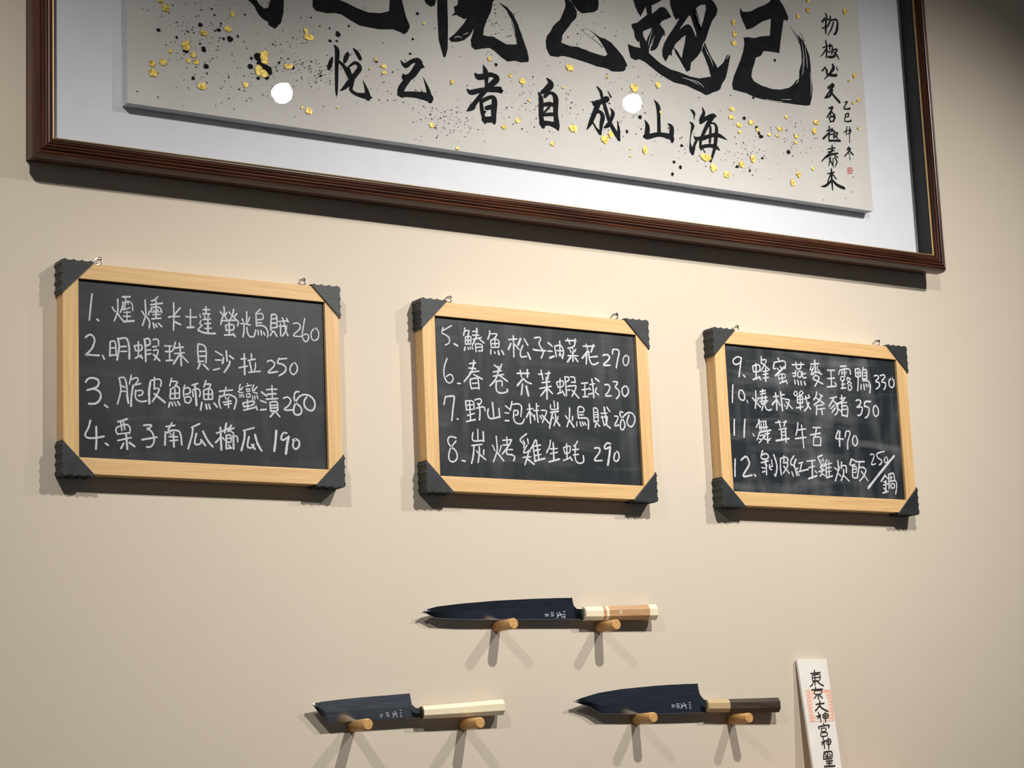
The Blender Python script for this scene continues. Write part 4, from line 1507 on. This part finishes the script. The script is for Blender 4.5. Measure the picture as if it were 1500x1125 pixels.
# ------------------------------------------------------------------ knives on pegs
def interp(P, x):
    if x <= P[0][0]: return P[0][1]
    for a, b_ in zip(P, P[1:]):
        if x <= b_[0]: return a[1] + (b_[1] - a[1]) * (x - a[0]) / ((b_[0] - a[0]) or 1e-9)
    return P[-1][1]
KY = -0.0130
def octa(x, zt, zb, fy=0.72):
    c = (zt + zb) / 2; h = (zt - zb) / 2; d = h * fy; q = .44
    return [(x, KY + a * d, c + b_ * h) for a, b_ in ((-1, q), (-q * 1.05, 1), (q * 1.05, 1), (1, q), (1, -q), (q * 1.05, -1), (-q * 1.05, -1), (-1, -q))]
def knife(key, label, name, ratio, bmat, segs, data):
    K = KNIVES[key]; sp = K['spine'] + K['neck'][:4]; ed = K['edge'] + K['neck'][4:][:1]
    sp = sorted(sp); ed = sorted(ed); x0 = K['spine'][0][0]; x1 = K['neck'][3][0]
    zc = sum(p[1] for p in K['spine']) / len(K['spine'])
    t_ = thing(name, label, 'knife', ((x0 + K['handle'][-1][0][0]) / 2, KY, min(p[1] for p in K['edge'])), 'kitchen knives displayed on the wall')
    xs = sorted(set([x0 + (x1 + .004 - x0) * i / 60 for i in range(61)] + [p[0] for p in sp] + [p[0] for p in ed if p[0] > x0]))
    V = []; F = []; H = .0021
    for x in xs:
        zs = interp(sp, x); ze = min(interp(ed, x), zs - .0002); zr = ze + (zs - ze) * ratio
        V += [(x, KY - H * .55, zs), (x, KY - H, zr), (x, KY - .0001, ze), (x, KY + .0001, ze), (x, KY + H, zr), (x, KY + H * .55, zs)]
    n = len(xs)
    for i in range(n - 1):
        for j in range(6): a = i * 6 + j; b_ = i * 6 + (j + 1) % 6; F.append((a, b_, b_ + 6, a + 6))
    F.append(tuple(range(6))); F.append(tuple((n - 1) * 6 + j for j in range(6)))
    q = MB(); q.v = V; q.f = F
    bl = q.build('blade', M[bmat], t_)
    if key != 'L':
        q = MB(); cx = [x for x in xs if x < K['edge'][-1][0]]
        q.loft([[(x, KY - .00035, interp(ed, x) + .0007), (x, KY - .0002, interp(ed, x) - .00015), (x, KY + .0002, interp(ed, x) - .00015), (x, KY + .00035, interp(ed, x) + .0007)] for x in cx[1:]])
        e_ = q.build('cutting_edge', M['bright_edge'], t_); e_['label'] = 'thin bright cutting edge'
    w_ = flat_mesh('etched_characters', writing(data, lambda x, z, l: (x, KY - .0024 - l, z), seed=2), M['etch'], bl); w_['label'] = 'small etched maker inscription'
    _h = K['handle']; hd = [(_h[i][0], _h[i][1]) for i in range(len(_h))] if isinstance(_h[0][0], list) else []
    top = [h[0] for h in hd]; bot = [h[1] for h in hd]
    hx0, hx1 = top[0][0], top[-1][0]
    for (nm, mt, f0, f1, gr, lb) in segs:
        a = hx0 + (hx1 - hx0) * f0; c = hx0 + (hx1 - hx0) * f1; rings = []
        for x in (a, (a + c) / 2, c):
            rings.append(octa(x, interp(top, x) + gr, interp(bot, x) - gr))
        o = bevel(MB().loft(rings).build(nm, M[mt], t_), .0006, 2, 30)
        if lb: o['label'] = lb
    return t_, top, bot
k1, tp, bt_ = knife('T', 'longest kitchen knife, dark blade, brown handle with white ferrule and butt, on the uppermost pegs', 'kitchen_knife', .53, 'blade',
      [('ferrule', 'horn', 0, .245, 0, 'ivory white ferrule'), ('handle', 'oak', .245, .285, -.0001, 'light brown octagonal handle'), ('spacer_ring', 'horn', .285, .325, .0001, 'thin white ring'),
       ('handle', 'oak', .325, .885, -.0001, 'light brown octagonal handle'), ('end_cap', 'horn', .885, 1, .0001, 'ivory white butt')], K_T)
hx = tp[0][0] + (tp[-1][0] - tp[0][0]) * .475; hz = (interp(tp, hx) + interp(bt_, hx)) / 2
hy = KY - (interp(tp, hx) - interp(bt_, hx)) / 2 * .72
MB().tube((hx, hy + .002, hz + .0005), (hx, hy - .0003, hz + .0005), .0026, n=16).build('handle_inlay', M['horn'], k1)
MB().tube((hx, hy + .002, hz + .0005), (hx, hy - .0006, hz + .0005), .0010, n=12).build('handle_pin', M['black'], k1)
knife('L', 'shortest kitchen knife, steel blade with slanted tip and plain pale wooden handle, lower left', 'kitchen_knife', .46, 'blade_bright',
      [('collar', 'ebony', -.012, .006, -.0004, 'dark ring at the tang'), ('handle', 'magnolia', 0.006, 1, 0, None)], K_L)
knife('R', 'wide dark-bladed kitchen knife with dark brown handle and buff ferrule, lower right', 'kitchen_knife', .42, 'blade',
      [('ferrule', 'boxwood', 0, .298, -.0001, 'buff ferrule'), ('handle', 'ebony', .298, 1, 0, 'dark brown octagonal handle')], K_R)
PL = {'T1': 'round beech peg under the blade of the top knife', 'T2': 'round beech peg under the handle of the top knife',
      'L1': 'round beech peg under the blade of the pale-handled knife', 'L2': 'round beech peg under the pale wooden handle, lower left',
      'R1': 'round beech peg under the blade of the dark-handled knife', 'R2': 'round beech peg under the dark brown handle, lower right'}
for k, (px, pz, pl) in PEGS.items():
    o = MB().tube((px, 0.0, pz - .0004), (px, -.0515, pz + .0004), .0084, n=28, bev=.0012).build('wooden_peg', M['peg'], None)
    for p in o.data.polygons: p.use_smooth = len(p.vertices) == 4
    tag(o, PL[k], 'peg', 'wall pegs carrying the knives')

# ------------------------------------------------------------------ paper charm leaning on the wall
ZT = 1.6943; KK = 0.13; CX0, CX1 = 1.2975, 1.3637; ZB = 1.448
ch = thing('shrine_charm', 'tall narrow white paper shrine charm with black brush characters and red stamp', 'paper charm', ((CX0 + CX1) / 2, -.03, ZB))
yl = lambda z: -.008 + KK * (z - ZT)
q = MB(); q.loft([[(CX0, yl(z), z), (CX1 - (ZT - z) * .02, yl(z), z), (CX1 - (ZT - z) * .02, yl(z) + .0050, z), (CX0, yl(z) + .0050, z)] for z in (ZB, ZT)])
cb = bevel(q.build('paper_sleeve', M['charm_paper'], ch), .0005, 2)
on = lambda x, z, l: (x, yl(z) - .0002 - l, z)
flat_mesh('stamp_wash', writing(T_WASH, on, seed=5), M['stamp_wash'], cb)
s_ = flat_mesh('stamp_print', writing(T_SEAL, lambda x, z, l: (x, yl(z) - .0003 - l, z), seed=5, bold=.6, smooth=False), M['stamp'], cb); s_['label'] = 'pale red square stamp'
s_ = flat_mesh('brush_text', writing(T_TEXT, lambda x, z, l: (x, yl(z) - .0004 - l, z), seed=6, bold=1.2), M['brush'], cb); s_['label'] = 'brush characters 東京大神宮神璽'
sh = MB().box(1.16, 1.52, -.085, 0, ZB - .020, ZB - .0003).build('wall_shelf', M['peg']); tag(bevel(sh, .001), 'narrow wooden ledge under the paper charm', 'shelf')

# ------------------------------------------------------------------ ceiling track with three spotlights
tk = MB().box(-1.4, 2.7, -1.345, -1.305, 3.375, 3.3995).build('ceiling_track', M['black']); tag(tk, 'black lighting track on the ceiling in front of the wall', 'track')
SP = ['left', 'middle', 'right']
for i, (p, a, w) in enumerate(LAMPS):
    p = Vector(p); d = (Vector(a) - p).normalized(); b_ = p - d * .115
    t_ = thing('track_spotlight', 'black cylindrical spotlight, %s one of three on the ceiling track' % SP[i], 'spotlight', (b_.x, -1.325, 3.375), 'spotlights on the ceiling track')
    n = 28; u = d.orthogonal().normalized(); w2 = d.cross(u); q = MB()
    ring = lambda c, r: [c + (u * math.cos(j * 2 * math.pi / n) + w2 * math.sin(j * 2 * math.pi / n)) * r for j in range(n)]
    q.loft([ring(b_, .018), ring(b_ + d * .006, .030), ring(p - d * .002, .030), ring(p - d * .002, .024), ring(p - d * .010, .0225)])
    q.build('lamp_housing', M['black'], t_, False)
    MB().loft([ring(p - d * .0095, .022), ring(p - d * .006, .022)]).build('lamp_lens', M['lens'], t_)
    mid = b_ + d * .03
    MB().tube((mid.x, -1.325, 3.376), (mid.x, -1.325, mid.z + .045), .006, n=12).tube((mid.x, -1.325, mid.z + .046), tuple(mid - d * .0 + Vector((0, -.0, .028))), .005, n=12).build('stem', M['black'], t_)
